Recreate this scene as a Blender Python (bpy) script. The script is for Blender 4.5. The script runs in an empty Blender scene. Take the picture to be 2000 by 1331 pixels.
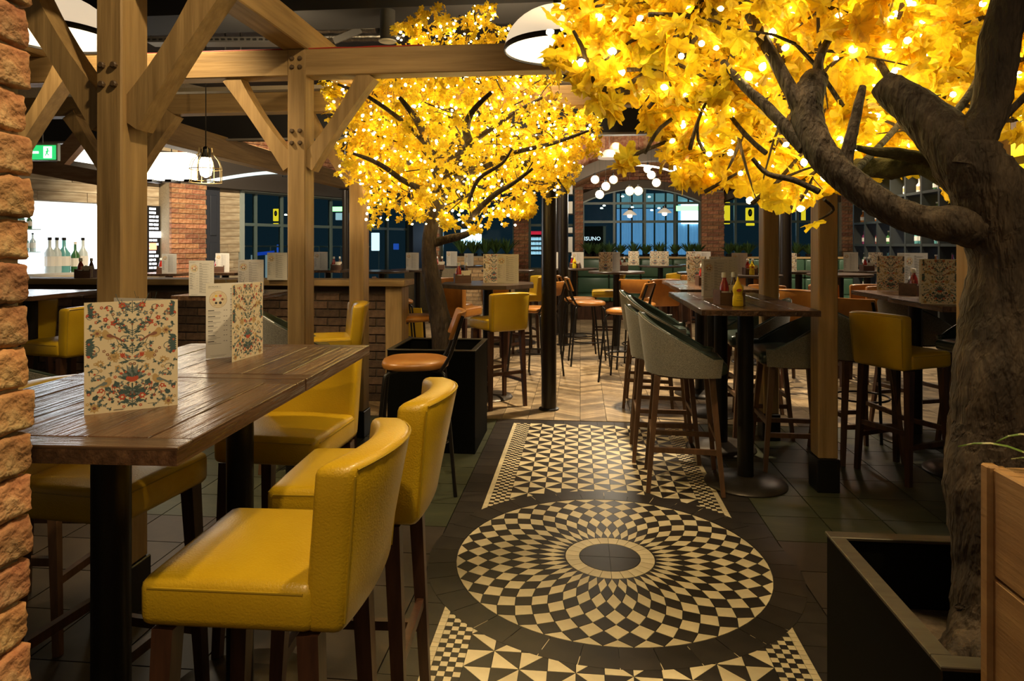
import bpy, bmesh, math, random
from mathutils import Vector, Matrix
R=random.Random(7)
S=bpy.context.scene
COL=S.collection
PI=math.pi
# ---------------- camera, world, exposure ----------------
F=1325.0; HZ=479.0; CH=1.40; TH=math.radians(5.74)
CT,ST=math.cos(TH),math.sin(TH)
cd=bpy.data.cameras.new('camera'); cam=bpy.data.objects.new('camera',cd); COL.objects.link(cam)
cam.location=(0,0,CH); cam.rotation_euler=(PI/2,0,TH)
cd.lens=F/2000*36; cd.sensor_width=36; cd.shift_y=-(665.5-HZ)/2000; cd.clip_start=0.05; cd.clip_end=120
S.camera=cam
S.view_settings.view_transform='Standard'; S.view_settings.look='None'
S.view_settings.gamma=1.0; S.view_settings.use_curve_mapping=False
S.view_settings.exposure=0.22
w=bpy.data.worlds.new('world'); S.world=w; w.use_nodes=True
w.node_tree.nodes['Background'].inputs[0].default_value=(1.0,0.8,0.55,1)
w.node_tree.nodes['Background'].inputs[1].default_value=0.05
def lamp(kind,name,loc,energy,color=(1,.72,.38),size=.1,target=None,angle=60,blend=.6,sy=None):
    l=bpy.data.lights.new(name,kind); o=bpy.data.objects.new(name,l); COL.objects.link(o)
    o.location=loc; l.energy=energy; l.color=color
    if kind=='AREA':
        l.size=size
        if sy: l.shape='RECTANGLE'; l.size_y=sy
    else: l.shadow_soft_size=size
    if kind=='SPOT': l.spot_size=math.radians(angle); l.spot_blend=blend
    if target is not None:
        o.rotation_euler=(Vector(target)-Vector(loc)).to_track_quat('-Z','Y').to_euler()
    return o
# warm ceiling spots and pendants of the room
lamp('SPOT','ceiling_spot',(.35,1.5,3.5),170,size=.06,target=(-.35,1.55,.7),angle=62,color=(1,.76,.42))
lamp('SPOT','ceiling_spot',(.3,3.0,3.5),150,size=.06,target=(.1,3.0,0),angle=60,color=(1,.76,.42))
lamp('SPOT','ceiling_spot',(-.2,.1,3.2),120,size=.06,target=(-1.0,.9,1.2),angle=60,color=(1,.74,.40))
lamp('SPOT','ceiling_spot',(.5,6.4,3.4),750,size=.06,target=(.4,6.4,0),angle=75,color=(1,.80,.52))
lamp('SPOT','ceiling_spot',(-.2,4.4,3.3),120,size=.06,target=(-.2,4.6,.3),angle=60,color=(1,.78,.48))
lamp('SPOT','ceiling_spot',(-.7,9.2,3.4),420,size=.06,target=(-.7,9.2,.5),angle=85,color=(1,.82,.58))
lamp('SPOT','ceiling_spot',(2.2,8.6,3.4),420,size=.06,target=(2.2,8.6,.5),angle=85,color=(1,.82,.58))
lamp('SPOT','ceiling_spot',(2.9,5.2,3.3),150,size=.06,target=(2.8,5.3,.5),angle=75,color=(1,.82,.58))
lamp('SPOT','ceiling_spot',(.6,12.0,3.2),260,size=.06,target=(1.2,13.0,.8),angle=100,color=(1,.84,.6))
lamp('SPOT','ceiling_spot',(4.2,11.0,3.2),260,size=.06,target=(4.4,11.5,.8),angle=100,color=(1,.84,.6))
lamp('SPOT','ceiling_spot',(-2.6,3.2,3.4),220,size=.06,target=(-2.4,4.0,.8),angle=75,color=(1,.76,.42))
lamp('SPOT','ceiling_spot',(-4.2,7.4,3.4),620,size=.06,target=(-5.0,9.6,1.6),angle=100,color=(1,.82,.56))
lamp('SPOT','ceiling_spot',(1.35,.3,3.2),60,size=.06,target=(1.0,1.2,.8),angle=50,color=(1,.74,.36))
lamp('SPOT','ceiling_spot',(-.3,1.6,3.3),120,size=.05,target=(-1.5,3.0,2.0),angle=75,color=(1,.76,.42))
lamp('SPOT','ceiling_fill',(-.6,5.2,2.75),60,size=.05,target=(-.6,6.4,3.9),angle=150,color=(1,.80,.5))  # unseen upward spots added to brighten the dark ceiling
lamp('SPOT','ceiling_fill',(-2.6,5.4,2.75),40,size=.05,target=(-2.6,6.6,3.9),angle=150,color=(1,.80,.5))
lamp('SPOT','ceiling_fill',(.6,9.0,2.9),60,size=.05,target=(.6,11.0,3.6),angle=150,color=(1,.80,.5))
# unseen area lamp behind the camera, added as soft ambient fill
lamp('AREA','ambient_fill',(.3,-1.6,2.9),13,size=2.5,target=(-.1,3.5,.9),color=(1,.80,.50),sy=1.2)

# ---------------- image/world helpers ----------------
def CW(lat,d): return (lat*CT-d*ST, lat*ST+d*CT)        # camera-plan coords -> world XY
def at(px,d,py=None,z=None):
    lat=(px-1000)/F*d; x,y=CW(lat,d)
    if z is None: z=CH-(py-HZ)*d/F if py is not None else 0
    return Vector((x,y,z))
def onY(px,Y):
    k=(px-1000)/F; X=Y*(k*CT-ST)/(CT+k*ST); return X
def zY(px,py,Y):
    X=onY(px,Y); d=-X*ST+Y*CT; return CH-(py-HZ)*d/F
def proj(v):
    d=-v[0]*ST+v[1]*CT
    if d<.05: return None
    lat=v[0]*CT+v[1]*ST
    return (1000+F*lat/d, HZ+F*(CH-v[2])/d, d)
def inframe(v,m=40):
    p=proj(v); return bool(p) and -m<p[0]<2000+m and -m<p[1]<1331+m

# ---------------- materials ----------------
MC={}
def M(name,c=(.5,.5,.5),r=.5,metal=0,c2=None,ns=(5,5,5),det=4,thr=(.35,.65),isl=0,hue=0,bump=0,bs=None,coat=0,emit=None,es=0,transl=0,sheen=0,trans=0,c3=None,ior=1.45,spec=.5):
    if name in MC: return MC[name]
    m=bpy.data.materials.new(name); m.use_nodes=True; MC[name]=m
    nt=m.node_tree; N=nt.nodes; L=nt.links; p=N['Principled BSDF']
    p.inputs['Roughness'].default_value=r; p.inputs['Metallic'].default_value=metal
    p.inputs['Coat Weight'].default_value=coat; p.inputs['Coat Roughness'].default_value=.2
    p.inputs['Sheen Weight'].default_value=sheen; p.inputs['Transmission Weight'].default_value=trans
    p.inputs['IOR'].default_value=ior; p.inputs['Specular IOR Level'].default_value=spec
    p.inputs['Base Color'].default_value=(*c,1)
    src=None; noise=None
    if c2 or bump:
        tc=N.new('ShaderNodeTexCoord'); mp=N.new('ShaderNodeMapping'); mp.inputs['Scale'].default_value=ns
        L.new(tc.outputs['Object'],mp.inputs[0])
        noise=N.new('ShaderNodeTexNoise'); noise.inputs['Detail'].default_value=det; noise.inputs['Scale'].default_value=1
        noise.inputs['Roughness'].default_value=.6
        L.new(mp.outputs[0],noise.inputs['Vector'])
    if c2:
        cr=N.new('ShaderNodeValToRGB'); e=cr.color_ramp.elements
        e[0].position=thr[0]; e[0].color=(*c,1); e[1].position=thr[1]; e[1].color=(*c2,1)
        if c3:
            k=e.new((thr[0]+thr[1])/2); k.color=(*c3,1)
        L.new(noise.outputs['Fac'],cr.inputs[0]); src=cr.outputs[0]
    if isl or hue:
        g=N.new('ShaderNodeNewGeometry'); oi=N.new('ShaderNodeObjectInfo')
        a=N.new('ShaderNodeMath'); a.operation='ADD'; L.new(g.outputs['Random Per Island'],a.inputs[0]); L.new(oi.outputs['Random'],a.inputs[1])
        f=N.new('ShaderNodeMath'); f.operation='FRACT'; L.new(a.outputs[0],f.inputs[0])
        hs=N.new('ShaderNodeHueSaturation')
        mr=N.new('ShaderNodeMapRange'); mr.inputs['To Min'].default_value=1-isl; mr.inputs['To Max'].default_value=1+isl
        L.new(f.outputs[0],mr.inputs['Value']); L.new(mr.outputs[0],hs.inputs['Value'])
        m2=N.new('ShaderNodeMath'); m2.operation='MULTIPLY'; m2.inputs[1].default_value=7.31; L.new(f.outputs[0],m2.inputs[0])
        m3=N.new('ShaderNodeMath'); m3.operation='FRACT'; L.new(m2.outputs[0],m3.inputs[0])
        mh=N.new('ShaderNodeMapRange'); mh.inputs['To Min'].default_value=.5-hue; mh.inputs['To Max'].default_value=.5+hue*.4
        L.new(m3.outputs[0],mh.inputs['Value']); L.new(mh.outputs[0],hs.inputs['Hue'])
        if src: L.new(src,hs.inputs['Color'])
        else: hs.inputs['Color'].default_value=(*c,1)
        src=hs.outputs[0]
    if src: L.new(src,p.inputs['Base Color'])
    if bump:
        bn=noise
        if bs:
            mp2=N.new('ShaderNodeMapping'); mp2.inputs['Scale'].default_value=bs; L.new(tc.outputs['Object'],mp2.inputs[0])
            bn=N.new('ShaderNodeTexNoise'); bn.inputs['Detail'].default_value=3; bn.inputs['Scale'].default_value=1; L.new(mp2.outputs[0],bn.inputs['Vector'])
        b=N.new('ShaderNodeBump'); b.inputs['Strength'].default_value=.8; b.inputs['Distance'].default_value=bump
        L.new(bn.outputs['Fac'],b.inputs['Height']); L.new(b.outputs[0],p.inputs['Normal'])
    if emit:
        p.inputs['Emission Color'].default_value=(*emit,1); p.inputs['Emission Strength'].default_value=es
    if transl:
        t=N.new('ShaderNodeBsdfTranslucent'); mx=N.new('ShaderNodeMixShader'); mx.inputs[0].default_value=transl
        if src: L.new(src,t.inputs[0])
        else: t.inputs[0].default_value=(*c,1)
        out=N['Material Output']; L.new(p.outputs[0],mx.inputs[1]); L.new(t.outputs[0],mx.inputs[2]); L.new(mx.outputs[0],out.inputs[0])
    return m
OAKA,OAKB=(.24,.145,.055),(.40,.255,.105)
def oak(ax):
    s=[26,26,26]; s['xyz'.index(ax)]=1.6
    return M('oak_'+ax,OAKA,.62,c2=OAKB,c3=(.32,.20,.08),ns=tuple(s),thr=(.3,.7),bump=.004,bs=tuple(q*1.3 for q in s),isl=.08)
brick_m=M('brick_red',(.30,.115,.05),.85,c2=(.46,.25,.13),ns=(22,22,22),thr=(.4,.62),isl=.32,hue=.015,bump=.006,bs=(60,60,60))
brick_near=M('brick_reclaimed',(.30,.125,.05),.9,c2=(.50,.36,.18),c3=(.38,.20,.085),ns=(13,13,13),det=8,thr=(.38,.66),isl=.28,hue=.012,bump=.010,bs=(55,55,55))
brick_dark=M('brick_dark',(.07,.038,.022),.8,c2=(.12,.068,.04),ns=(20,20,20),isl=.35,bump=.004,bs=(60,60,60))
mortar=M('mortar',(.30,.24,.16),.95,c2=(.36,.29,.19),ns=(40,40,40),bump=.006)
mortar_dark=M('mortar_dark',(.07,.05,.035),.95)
ylw=M('yellow_leather',(.46,.275,.008),.32,c2=(.52,.325,.013),ns=(4,4,4),bump=.0012,bs=(220,220,220),coat=.15)
ylw_seam=M('yellow_piping',(.36,.23,.012),.4)
org=M('tan_orange_leather',(.30,.115,.02),.33,c2=(.42,.17,.03),ns=(6,6,6),bump=.001,bs=(200,200,200),coat=.2)
dkwood=M('dark_stained_wood',(.035,.014,.008),.38,c2=(.075,.03,.015),ns=(30,30,4),bump=.0008)
mdwood=M('walnut_legs',(.085,.040,.018),.42,c2=(.15,.075,.035),ns=(30,30,4),bump=.0008)
blk=M('black_metal',(.012,.010,.009),.35,metal=.3)
blkpole=M('dark_brown_steel',(.022,.016,.012),.3,metal=.2)
gunm=M('bronze_base_metal',(.05,.04,.03),.35,metal=.7,c2=(.08,.065,.05),ns=(8,8,8))
tweed=M('grey_green_tweed',(.14,.13,.105),.95,c2=(.30,.275,.225),ns=(300,300,300),det=2,thr=(.4,.6),bump=.001,sheen=.3)
grnl=M('dark_green_leather',(.022,.034,.026),.30,c2=(.035,.05,.038),ns=(6,6,6),bump=.001,bs=(180,180,180),coat=.25)
# ---------------- mesh builder ----------------
class B:
    def __init__(s): s.v=[]; s.f=[]; s.mi=[]; s.cur=0
    def add(s,vs,fs):
        o=len(s.v); s.v+= [tuple(q) for q in vs]
        for f in fs: s.f.append(tuple(i+o for i in f)); s.mi.append(s.cur)
        return s
    def box(s,x0,x1,y0,y1,z0,z1,bev=0,seg=2,cuts=(0,0,0),deform=None,mat=None):
        if not bev and not any(cuts):
            vs=[(x,y,z) for z in(z0,z1) for y in(y0,y1) for x in(x0,x1)]
            fs=[(0,2,3,1),(4,5,7,6),(0,1,5,4),(2,6,7,3),(0,4,6,2),(1,3,7,5)]
        else:
            bm=bmesh.new(); bmesh.ops.create_cube(bm,size=1)
            for v in bm.verts: v.co=Vector(((x0+x1)/2+v.co.x*(x1-x0),(y0+y1)/2+v.co.y*(y1-y0),(z0+z1)/2+v.co.z*(z1-z0)))
            if bev: bmesh.ops.bevel(bm,geom=list(bm.edges)+list(bm.verts),offset=bev,segments=seg,affect='EDGES',profile=.5)
            rng=((x0,x1),(y0,y1),(z0,z1))
            for a in range(3):
                for k in range(cuts[a]):
                    co=Vector((0,0,0)); co[a]=rng[a][0]+bev+(rng[a][1]-rng[a][0]-2*bev)*(k+1)/(cuts[a]+1)
                    no=Vector((0,0,0)); no[a]=1
                    bmesh.ops.bisect_plane(bm,geom=bm.verts[:]+bm.edges[:]+bm.faces[:],plane_co=co,plane_no=no)
            bm.verts.index_update()
            vs=[v.co.copy() for v in bm.verts]; fs=[[v.index for v in f.verts] for f in bm.faces]; bm.free()
        if deform: vs=[deform(Vector(v)) for v in vs]
        if mat: vs=[mat@Vector(v) for v in vs]
        return s.add(vs,fs)
    def tube(s,pts,rad,n=8,cap=True,bumpy=0,rnd=None):
        pts=[Vector(p) for p in pts]; m=len(pts)
        if not hasattr(rad,'__len__'): rad=[rad]*m
        vs=[];fs=[]; ref=None
        for i,p in enumerate(pts):
            t=(pts[min(i+1,m-1)]-pts[max(i-1,0)]).normalized()
            if ref is None: ref=t.orthogonal().normalized()
            ref=(ref-t*ref.dot(t)).normalized(); b=t.cross(ref)
            for k in range(n):
                a=2*PI*k/n; rr=rad[i]*(1+(rnd.uniform(-bumpy,bumpy) if bumpy else 0))
                vs.append(p+(ref*math.cos(a)+b*math.sin(a))*rr)
        for i in range(m-1):
            for k in range(n):
                fs.append((i*n+k,i*n+(k+1)%n,(i+1)*n+(k+1)%n,(i+1)*n+k))
        if cap: fs.append(tuple(range(n))[::-1]); fs.append(tuple((m-1)*n+k for k in range(n)))
        return s.add(vs,fs)
    def bar(s,a,b,w,h=None,w2=None,h2=None,up=(0,0,1)):
        # rectangular bar from a to b, tapering
        a=Vector(a);b=Vector(b);h=h or w;w2=w2 or w;h2=h2 or h
        t=(b-a).normalized(); u=Vector(up); 
        if abs(t.dot(u))>.95: u=Vector((0,1,0))
        sx=t.cross(u).normalized(); sy=sx.cross(t)
        vs=[]
        for p,ww,hh in((a,w,h),(b,w2,h2)):
            for x,y in((-1,-1),(1,-1),(1,1),(-1,1)): vs.append(p+sx*x*ww/2+sy*y*hh/2)
        return s.add(vs,[(3,2,1,0),(4,5,6,7),(0,1,5,4),(1,2,6,5),(2,3,7,6),(3,0,4,7)])
    def lathe(s,prof,c=(0,0,0),n=20,cap=True):
        vs=[];fs=[];m=len(prof)
        for r,z in prof:
            for k in range(n):
                a=2*PI*k/n; vs.append((c[0]+r*math.cos(a),c[1]+r*math.sin(a),c[2]+z))
        for i in range(m-1):
            for k in range(n): fs.append((i*n+k,i*n+(k+1)%n,(i+1)*n+(k+1)%n,(i+1)*n+k))
        if cap: fs.append(tuple(range(n))[::-1]); fs.append(tuple((m-1)*n+k for k in range(n)))
        return s.add(vs,fs)
    def prism(s,poly,z0,z1):
        n=len(poly); vs=[(x,y,z0) for x,y in poly]+[(x,y,z1) for x,y in poly]
        return s.add(vs,[tuple(range(n))[::-1],tuple(range(n,2*n))]+[(i,(i+1)%n,n+(i+1)%n,n+i) for i in range(n)])
    def tf(s,mat,start=0):
        for i in range(start,len(s.v)): s.v[i]=tuple(mat@Vector(s.v[i]))
        return s
    def mesh(s,name,mats,smooth=None,recalc=True):
        me=bpy.data.meshes.new(name); me.from_pydata(s.v,[],s.f)
        if not isinstance(mats,(list,tuple)): mats=[mats]
        for m in mats: me.materials.append(m)
        if len(mats)>1: me.polygons.foreach_set('material_index',s.mi)
        if recalc and len(s.f)<20000:
            bm=bmesh.new(); bm.from_mesh(me); bmesh.ops.recalc_face_normals(bm,faces=bm.faces); bm.to_mesh(me); bm.free()
        if smooth is not None:
            me.shade_smooth(); me.set_sharp_from_angle(angle=math.radians(smooth))
        me.update(); return me
def O(name,me,parent=None,loc=None,rot=None,kind=None,label=None,cat=None,group=None,scale=None):
    o=bpy.data.objects.new(name,me); COL.objects.link(o)
    if parent: o.parent=parent
    if loc is not None: o.location=loc
    if rot is not None: o.rotation_euler=(0,0,rot) if not hasattr(rot,'__len__') else rot
    if scale is not None: o.scale=scale
    if kind: o['kind']=kind
    if label: o['label']=label
    if cat: o['category']=cat
    if group: o['group']=group
    return o
def P(name,b,mats,parent=None,smooth=None,**k): return O(name,b.mesh(name,mats,smooth),parent,**k)
def thing(name,label,cat,loc=(0,0,0),rot=0,group=None): return O(name,None,None,loc,rot,label=label,cat=cat,group=group)
def kids(o): return [c for c in bpy.data.objects if c.parent==o]
TREE={}
def tree_of(o):
    if o.name not in TREE:
        TREE[o.name]=[(c,kids(c)) for c in kids(o)]
    return TREE[o.name]
def dup(src,loc,rot=0,label=None,group=None,mats=None,scale=None):
    r=src.copy(); COL.objects.link(r); r.location=loc; r.rotation_euler=(0,0,rot)
    if scale: r.scale=scale
    if label: r['label']=label
    if group: r['group']=group
    for c,gs in tree_of(src):
        d=c.copy(); COL.objects.link(d); d.parent=r
        if mats and d.data and d.data.materials and d.data.materials[0] in mats:
            d.data=mats_swap(d.data,mats)
        for g in gs:
            e=g.copy(); COL.objects.link(e); e.parent=d
            if mats and e.data and e.data.materials and e.data.materials[0] in mats: e.data=mats_swap(e.data,mats)
    return r
SW={}
def mats_swap(me,mats):
    k=(me.name,tuple(m.name for m in mats.values()))
    if k not in SW:
        n=me.copy()
        for i,m in enumerate(n.materials):
            if m in mats: n.materials[i]=mats[m]
        SW[k]=n
    return SW[k]
used=set()
def place(src,x,y,rot,label,group=None,mats=None,z=0,name=None):
    if src.name not in used and not mats:
        used.add(src.name); tree_of(src); src.location=(x,y,z); src.rotation_euler=(0,0,rot); src['label']=label
        if group: src['group']=group
        return src
    o=dup(src,(x,y,z),rot,label,group,mats)
    if name: o.name=name
    return o
def purge(src):
    if src.name in used: return
    for c,gs in tree_of(src):
        for g in gs: bpy.data.objects.remove(g)
        bpy.data.objects.remove(c)
    bpy.data.objects.remove(src)
def catmull(pts,rads,k=4):
    P_=[Vector(p) for p in pts]; out=[];ro=[]
    n=len(P_)
    for i in range(n-1):
        a=P_[max(i-1,0)];b=P_[i];c=P_[i+1];d=P_[min(i+2,n-1)]
        for j in range(k):
            t=j/k
            out.append(.5*((2*b)+(c-a)*t+(2*a-5*b+4*c-d)*t*t+(-a+3*b-3*c+d)*t**3))
            ro.append(rads[i]*(1-t)+rads[i+1]*t)
    out.append(P_[-1]);ro.append(rads[-1]); return out,ro

# ---------------- floor ----------------
fl=B(); fl.box(-8,8,-1,18,-.12,-.012)
floor=P('floor',fl,M('grout_dark',(.016,.013,.011),.8),kind='structure')
slate=M('dark_slate_tile',(.030,.022,.017),.42,c2=(.050,.036,.026),ns=(4,4,4),det=8,isl=.15,bump=.002)
green_t=M('green_grey_tile',(.040,.036,.018),.40,c2=(.085,.075,.036),c3=(.045,.048,.024),ns=(2.2,7,2),det=8,thr=(.3,.7),isl=.12,bump=.002)
cream=M('cream_mosaic_tile',(.56,.46,.28),.42,c2=(.66,.56,.36),ns=(9,9,9),isl=.08)
dark_t=M('black_mosaic_tile',(.022,.017,.014),.36,c2=(.034,.027,.021),ns=(9,9,9),isl=.15)
MX0,MX1=-.66,.925; MY1=5.42
tb=B(); tb.box(.003,.297,.003,.297,-.014,0)
tms=tb.mesh('floor_tile',slate); tmg=tb.mesh('floor_tile',green_t)
half={}
for j in range(-1,19):
    y0=j*.3+.02
    if y0+.3>5.45: break
    for i in range(-16,14):
        x0=.925+.3*i if i>=0 else -.66+.3*(i+1)-.3
        if i>=0 or True:
            pass
        if not any(inframe((x0+a,y0+b,0),10) for a in(0,.3) for b in(0,.3)): continue
        O('floor_tile',tmg if y0>3.30 else tms,floor,(x0,y0,0))
def sort_parts(polys,name,mats,parent,z0,z1,limit=300):
    """polys: list of (poly, matindex); nearest `limit` in frame become single objects"""
    def key(p):
        cx=sum(q[0] for q in p[0])/len(p[0]); cy=sum(q[1] for q in p[0])/len(p[0])
        return (0 if inframe((cx,cy,0),0) else 1, cy)
    polys=sorted(polys,key=key); 
    for poly,mi in polys[:limit]:
        cx=sum(q[0] for q in poly)/len(poly); cy=sum(q[1] for q in poly)/len(poly)
        b=B(); b.prism([(x-cx,y-cy) for x,y in poly],z0,z1)
        O(name,b.mesh(name,mats[mi],recalc=False),parent,(cx,cy,0))
    if polys[limit:]:
        b=B()
        for poly,mi in polys[limit:]: b.cur=mi; b.prism(poly,z0,z1)
        o=O(name+'s',b.mesh(name+'s',mats,recalc=False),parent); o['kind']='stuff'
def shrink(poly,g=.0012):
    cx=sum(q[0] for q in poly)/len(poly); cy=sum(q[1] for q in poly)/len(poly); out=[]
    for x,y in poly:
        dx,dy=x-cx,y-cy; l=math.hypot(dx,dy); k=max(0,(l-g*1.5)/l); out.append((cx+dx*k,cy+dy*k))
    return out
mos=O('mosaic_floor',None,None,(0,0,0),kind='structure')
mb=B(); mb.box(MX0,MX1,1.2,MY1,-.012,-.0035); P('bedding',mb,M('grout_dark',(.016,.013,.011),.8),mos)
CXm,CYm=.132,3.072
nod=[.2,.257,.322,.385,.441,.496,.546,.592,.642,.685]
def pol(r,a): return (CXm+r*math.cos(a),CYm+r*math.sin(a))
N40=40; h40=PI/N40; med=[]
a0=-PI/2
for k in range(10):
    for i in range(N40):
        a=a0+(2*i+(k%2==0))*h40
        left,right=pol(nod[k],a-h40),pol(nod[k],a+h40)
        mi=0 if k%2==1 else 1
        if k==0: poly=[left,pol(nod[1],a),right] if False else [pol(nod[0],a-h40),pol(nod[0],a+h40),pol(nod[1],a)]
        elif k==9: poly=[pol(nod[8],a),pol(nod[9],a+h40),pol(nod[9]+.002,a),pol(nod[9],a-h40)]
        else: poly=[pol(nod[k-1],a),right,pol(nod[k+1],a),left]
        med.append((shrink(poly),mi))
sort_parts(med,'medallion_tile',[cream,dark_t],mos,-.01,0)
ring=[]
for i in range(24):
    a=2*PI*i/24; b_=2*PI*(i+1)/24; g=.006
    ring.append(([pol(.137,a+g),pol(.137,(a+b_)/2),pol(.137,b_-g),pol(.198,b_-g),pol(.198,(a+b_)/2),pol(.198,a+g)],0))
sort_parts(ring,'ring_tile',[cream],mos,-.01,0)
q4=[]
for i in range(4):
    a=PI/2*i; q4.append(([pol(.002,a+PI/4)]+[pol(.134,a+.012+(PI/2-.024)*t/6) for t in range(7)],0))
sort_parts(q4,'centre_tile',[dark_t],mos,-.01,0)
rg=[]
for i in range(36):
    a=2*PI*i/36;b_=2*PI*(i+1)/36;g=.0018
    rg.append(([pol(.689,a+g),pol(.689,(a+b_)/2),pol(.689,b_-g),pol(.812,b_-g),pol(.812,(a+b_)/2),pol(.812,a+g)],0))
sort_parts(rg,'border_tile',[dark_t],mos,-.01,.0006)
FX0,FX1=-.388,.640; pw=(FX1-FX0)/11; tri=[]; FY=5.312
row=0
while FY-(row+1)*pw>1.6:
    y1=FY-row*pw; y0=y1-pw
    for c in range(11):
        x0=FX0+c*pw; x1=x0+pw
        if max(math.hypot(x-CXm,y-CYm) for x in(x0,x1) for y in(y0,y1))<.80: continue
        o_,e_=c%2==0,row%2==0
        if o_==e_:   # diagonal /
            ul=[(x0,y0),(x1,y1),(x0,y1)]; lr=[(x0,y0),(x1,y0),(x1,y1)]
            a,b_=(ul,lr) if e_ else (lr,ul)
        else:        # diagonal \
            ll=[(x0,y0),(x1,y0),(x0,y1)]; ur=[(x1,y0),(x1,y1),(x0,y1)]
            a,b_=(ll,ur) if e_ else (ur,ll)
        tri.append((shrink(a),0)); tri.append((shrink(b_),1))
    row+=1
sort_parts(tri,'triangle_tile',[cream,dark_t],mos,-.01,0)
chk=[];lin=[]
s4=.0262
for j in range(int((FY-1.6)/s4)):
    y1=FY-j*s4;y0=y1-s4
    for side in(0,1):
        bx=FX0-4*s4 if side==0 else FX1
        for c in range(4):
            x0=bx+c*s4
            if math.hypot(x0+s4/2-CXm,(y0+y1)/2-CYm)<.79: continue
            chk.append((shrink([(x0,y0),(x0+s4,y0),(x0+s4,y1),(x0,y1)],.0007),(c+j)%2))
        x0=bx-.028 if side==0 else bx+4*s4
        if math.hypot(x0+.014-CXm,(y0+y1)/2-CYm)>.79: lin.append((shrink([(x0,y0),(x0+.028,y0),(x0+.028,y1),(x0,y1)],.0007),0))
sort_parts(chk,'checker_tile',[cream,dark_t],mos,-.01,0)
sort_parts(lin,'edging_tile',[cream],mos,-.01,0)
bd=[]
for j in range(28):
    y1=FY-j*.15;y0=y1-.15
    bd.append((shrink([(MX0,y0),(FX0-4*s4-.028,y0),(FX0-4*s4-.028,y1),(MX0,y1)]),0))
    bd.append((shrink([(FX1+4*s4+.028,y0),(MX1,y0),(MX1,y1),(FX1+4*s4+.028,y1)]),0))
for i in range(12):
    x0=MX0+(MX1-MX0)*i/12; bd.append((shrink([(x0,FY),(x0+(MX1-MX0)/12,FY),(x0+(MX1-MX0)/12,MY1),(x0,MY1)]),0))
sort_parts(bd,'border_tile',[dark_t],mos,-.01,-.0012)
# herringbone boards beyond the tiles
par=M('chevron_oak_board',(.20,.135,.072),.42,c2=(.35,.255,.145),ns=(9,9,9),det=6,isl=.42,bump=.0015)
cb=[];cw=.21;pt=.075
def clipx(v): return v
for c in range(-34,32):
    x0=c*cw; sgn=1 if c%2==0 else -1
    for j in range(0,118):
        y=5.25+j*pt
        dy=cw*.62*sgn
        ya=y+(0 if sgn>0 else cw*.62); yb=ya+dy
        poly=[(x0,ya),(x0+cw,yb),(x0+cw,yb+pt),(x0,ya+pt)]
        if min(ya,yb)<5.43:
            poly=[(a,max(b_,5.43)) for a,b_ in poly]
            if poly[2][1]-poly[1][1]<.01 and poly[3][1]-poly[0][1]<.01: continue
        if y>14.6: continue
        cx,cy=x0+cw/2,(ya+yb)/2
        if not inframe((cx,cy,0),30): continue
        cb.append((shrink(poly,.0014),0))
sort_parts(cb,'floor_board',[par],floor,-.01,.001)
# ---------------- seating (all built facing +X: back at -X) ----------------
def legset(t,mat,xs,ys,top,bot_sx=.03,bot_sy=.02,w0=.042,w1=.028,rail=True,rz=(.22,.30)):
    for sx in(-1,1):
        for sy in(-1,1):
            b=B(); b.bar((sx*xs,sy*ys,top),(sx*(xs+bot_sx),sy*(ys+bot_sy),0),w0,w0,w1,w1); P('leg',b,mat,t)
    if rail:
        def pt(sx,sy,z):
            k=(top-z)/top; return (sx*(xs+bot_sx*k),sy*(ys+bot_sy*k),z)
        for sy in(-1,1):
            b=B(); b.bar(pt(-1,sy,rz[0]),pt(1,sy,rz[0]),.022,.028); P('foot_rail',b,mat,t)
        for sx in(-1,1):
            b=B(); b.bar(pt(sx,-1,rz[1]),pt(sx,1,rz[1]),.022,.028); P('foot_rail',b,mat,t)
def padded_stool(name,mat,seam,legm,seat=.765,top=1.0,w=.37,dp=.375):
    t=thing(name,'x','bar stool')
    b=B()
    def sd(v):
        v=v.copy(); fx=(v.x+.0)/(dp/2)
        if v.z>seat-.04: v.z+=.012*(1-min(1,abs(v.x)/(dp/2))**2)*(1-min(1,abs(v.y)/(w/2))**2)
        return v
    b.box(-dp/2+.03,dp/2,-w/2,w/2,seat-.095,seat,bev=.022,seg=3,cuts=(5,5,1),deform=sd)
    s=P('seat',b,mat,t,smooth=50)
    b=B()
    for sy in(-1,1):
        b.tube([(-dp/2+.05,sy*(w/2-.001),seat-.017),(dp/2-.02,sy*(w/2-.001),seat-.017)],.0022,5)
    b.tube([(dp/2-.001,-w/2+.02,seat-.017),(dp/2-.001,w/2-.02,seat-.017)],.0022,5)
    P('piping',b,seam,s)
    hb=top-(seat-.098)
    def bk(v):
        k=(v.z-(seat-.098))/hb; q=v.y/(w/2)
        v=v.copy(); v.x+= -.055*k - .0 + .045*(q*q) * (.3+.7*k)-.03*(1-q*q)*k*.5
        v.z+= -.012*q*q*k
        v.y*=1+.02*k-.05*(1-k)
        return v
    b=B(); b.box(-dp/2-.035,-dp/2+.045,-w/2,w/2,seat-.098,top,bev=.02,seg=3,cuts=(0,7,4),deform=bk)
    k=P('backrest',b,mat,t,smooth=50)
    b=B()
    pts=[bk(Vector((-dp/2-.034,w/2*q*.93,top-.012))) for q in [-1+.2*i for i in range(11)]]
    b.tube([p+Vector((-.001,0,.003)) for p in pts],.0022,5)
    for sy in(-1,1):
        b.tube([bk(Vector((-dp/2-.034,sy*w/2*.955,seat-.075+(top-seat+.055)*i/5)))+Vector((-.001,0,0)) for i in range(6)],.0022,5)
    P('piping',b,seam,k)
    legset(t,legm,dp/2-.045,w/2-.03,seat-.10)
    return t
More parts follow.
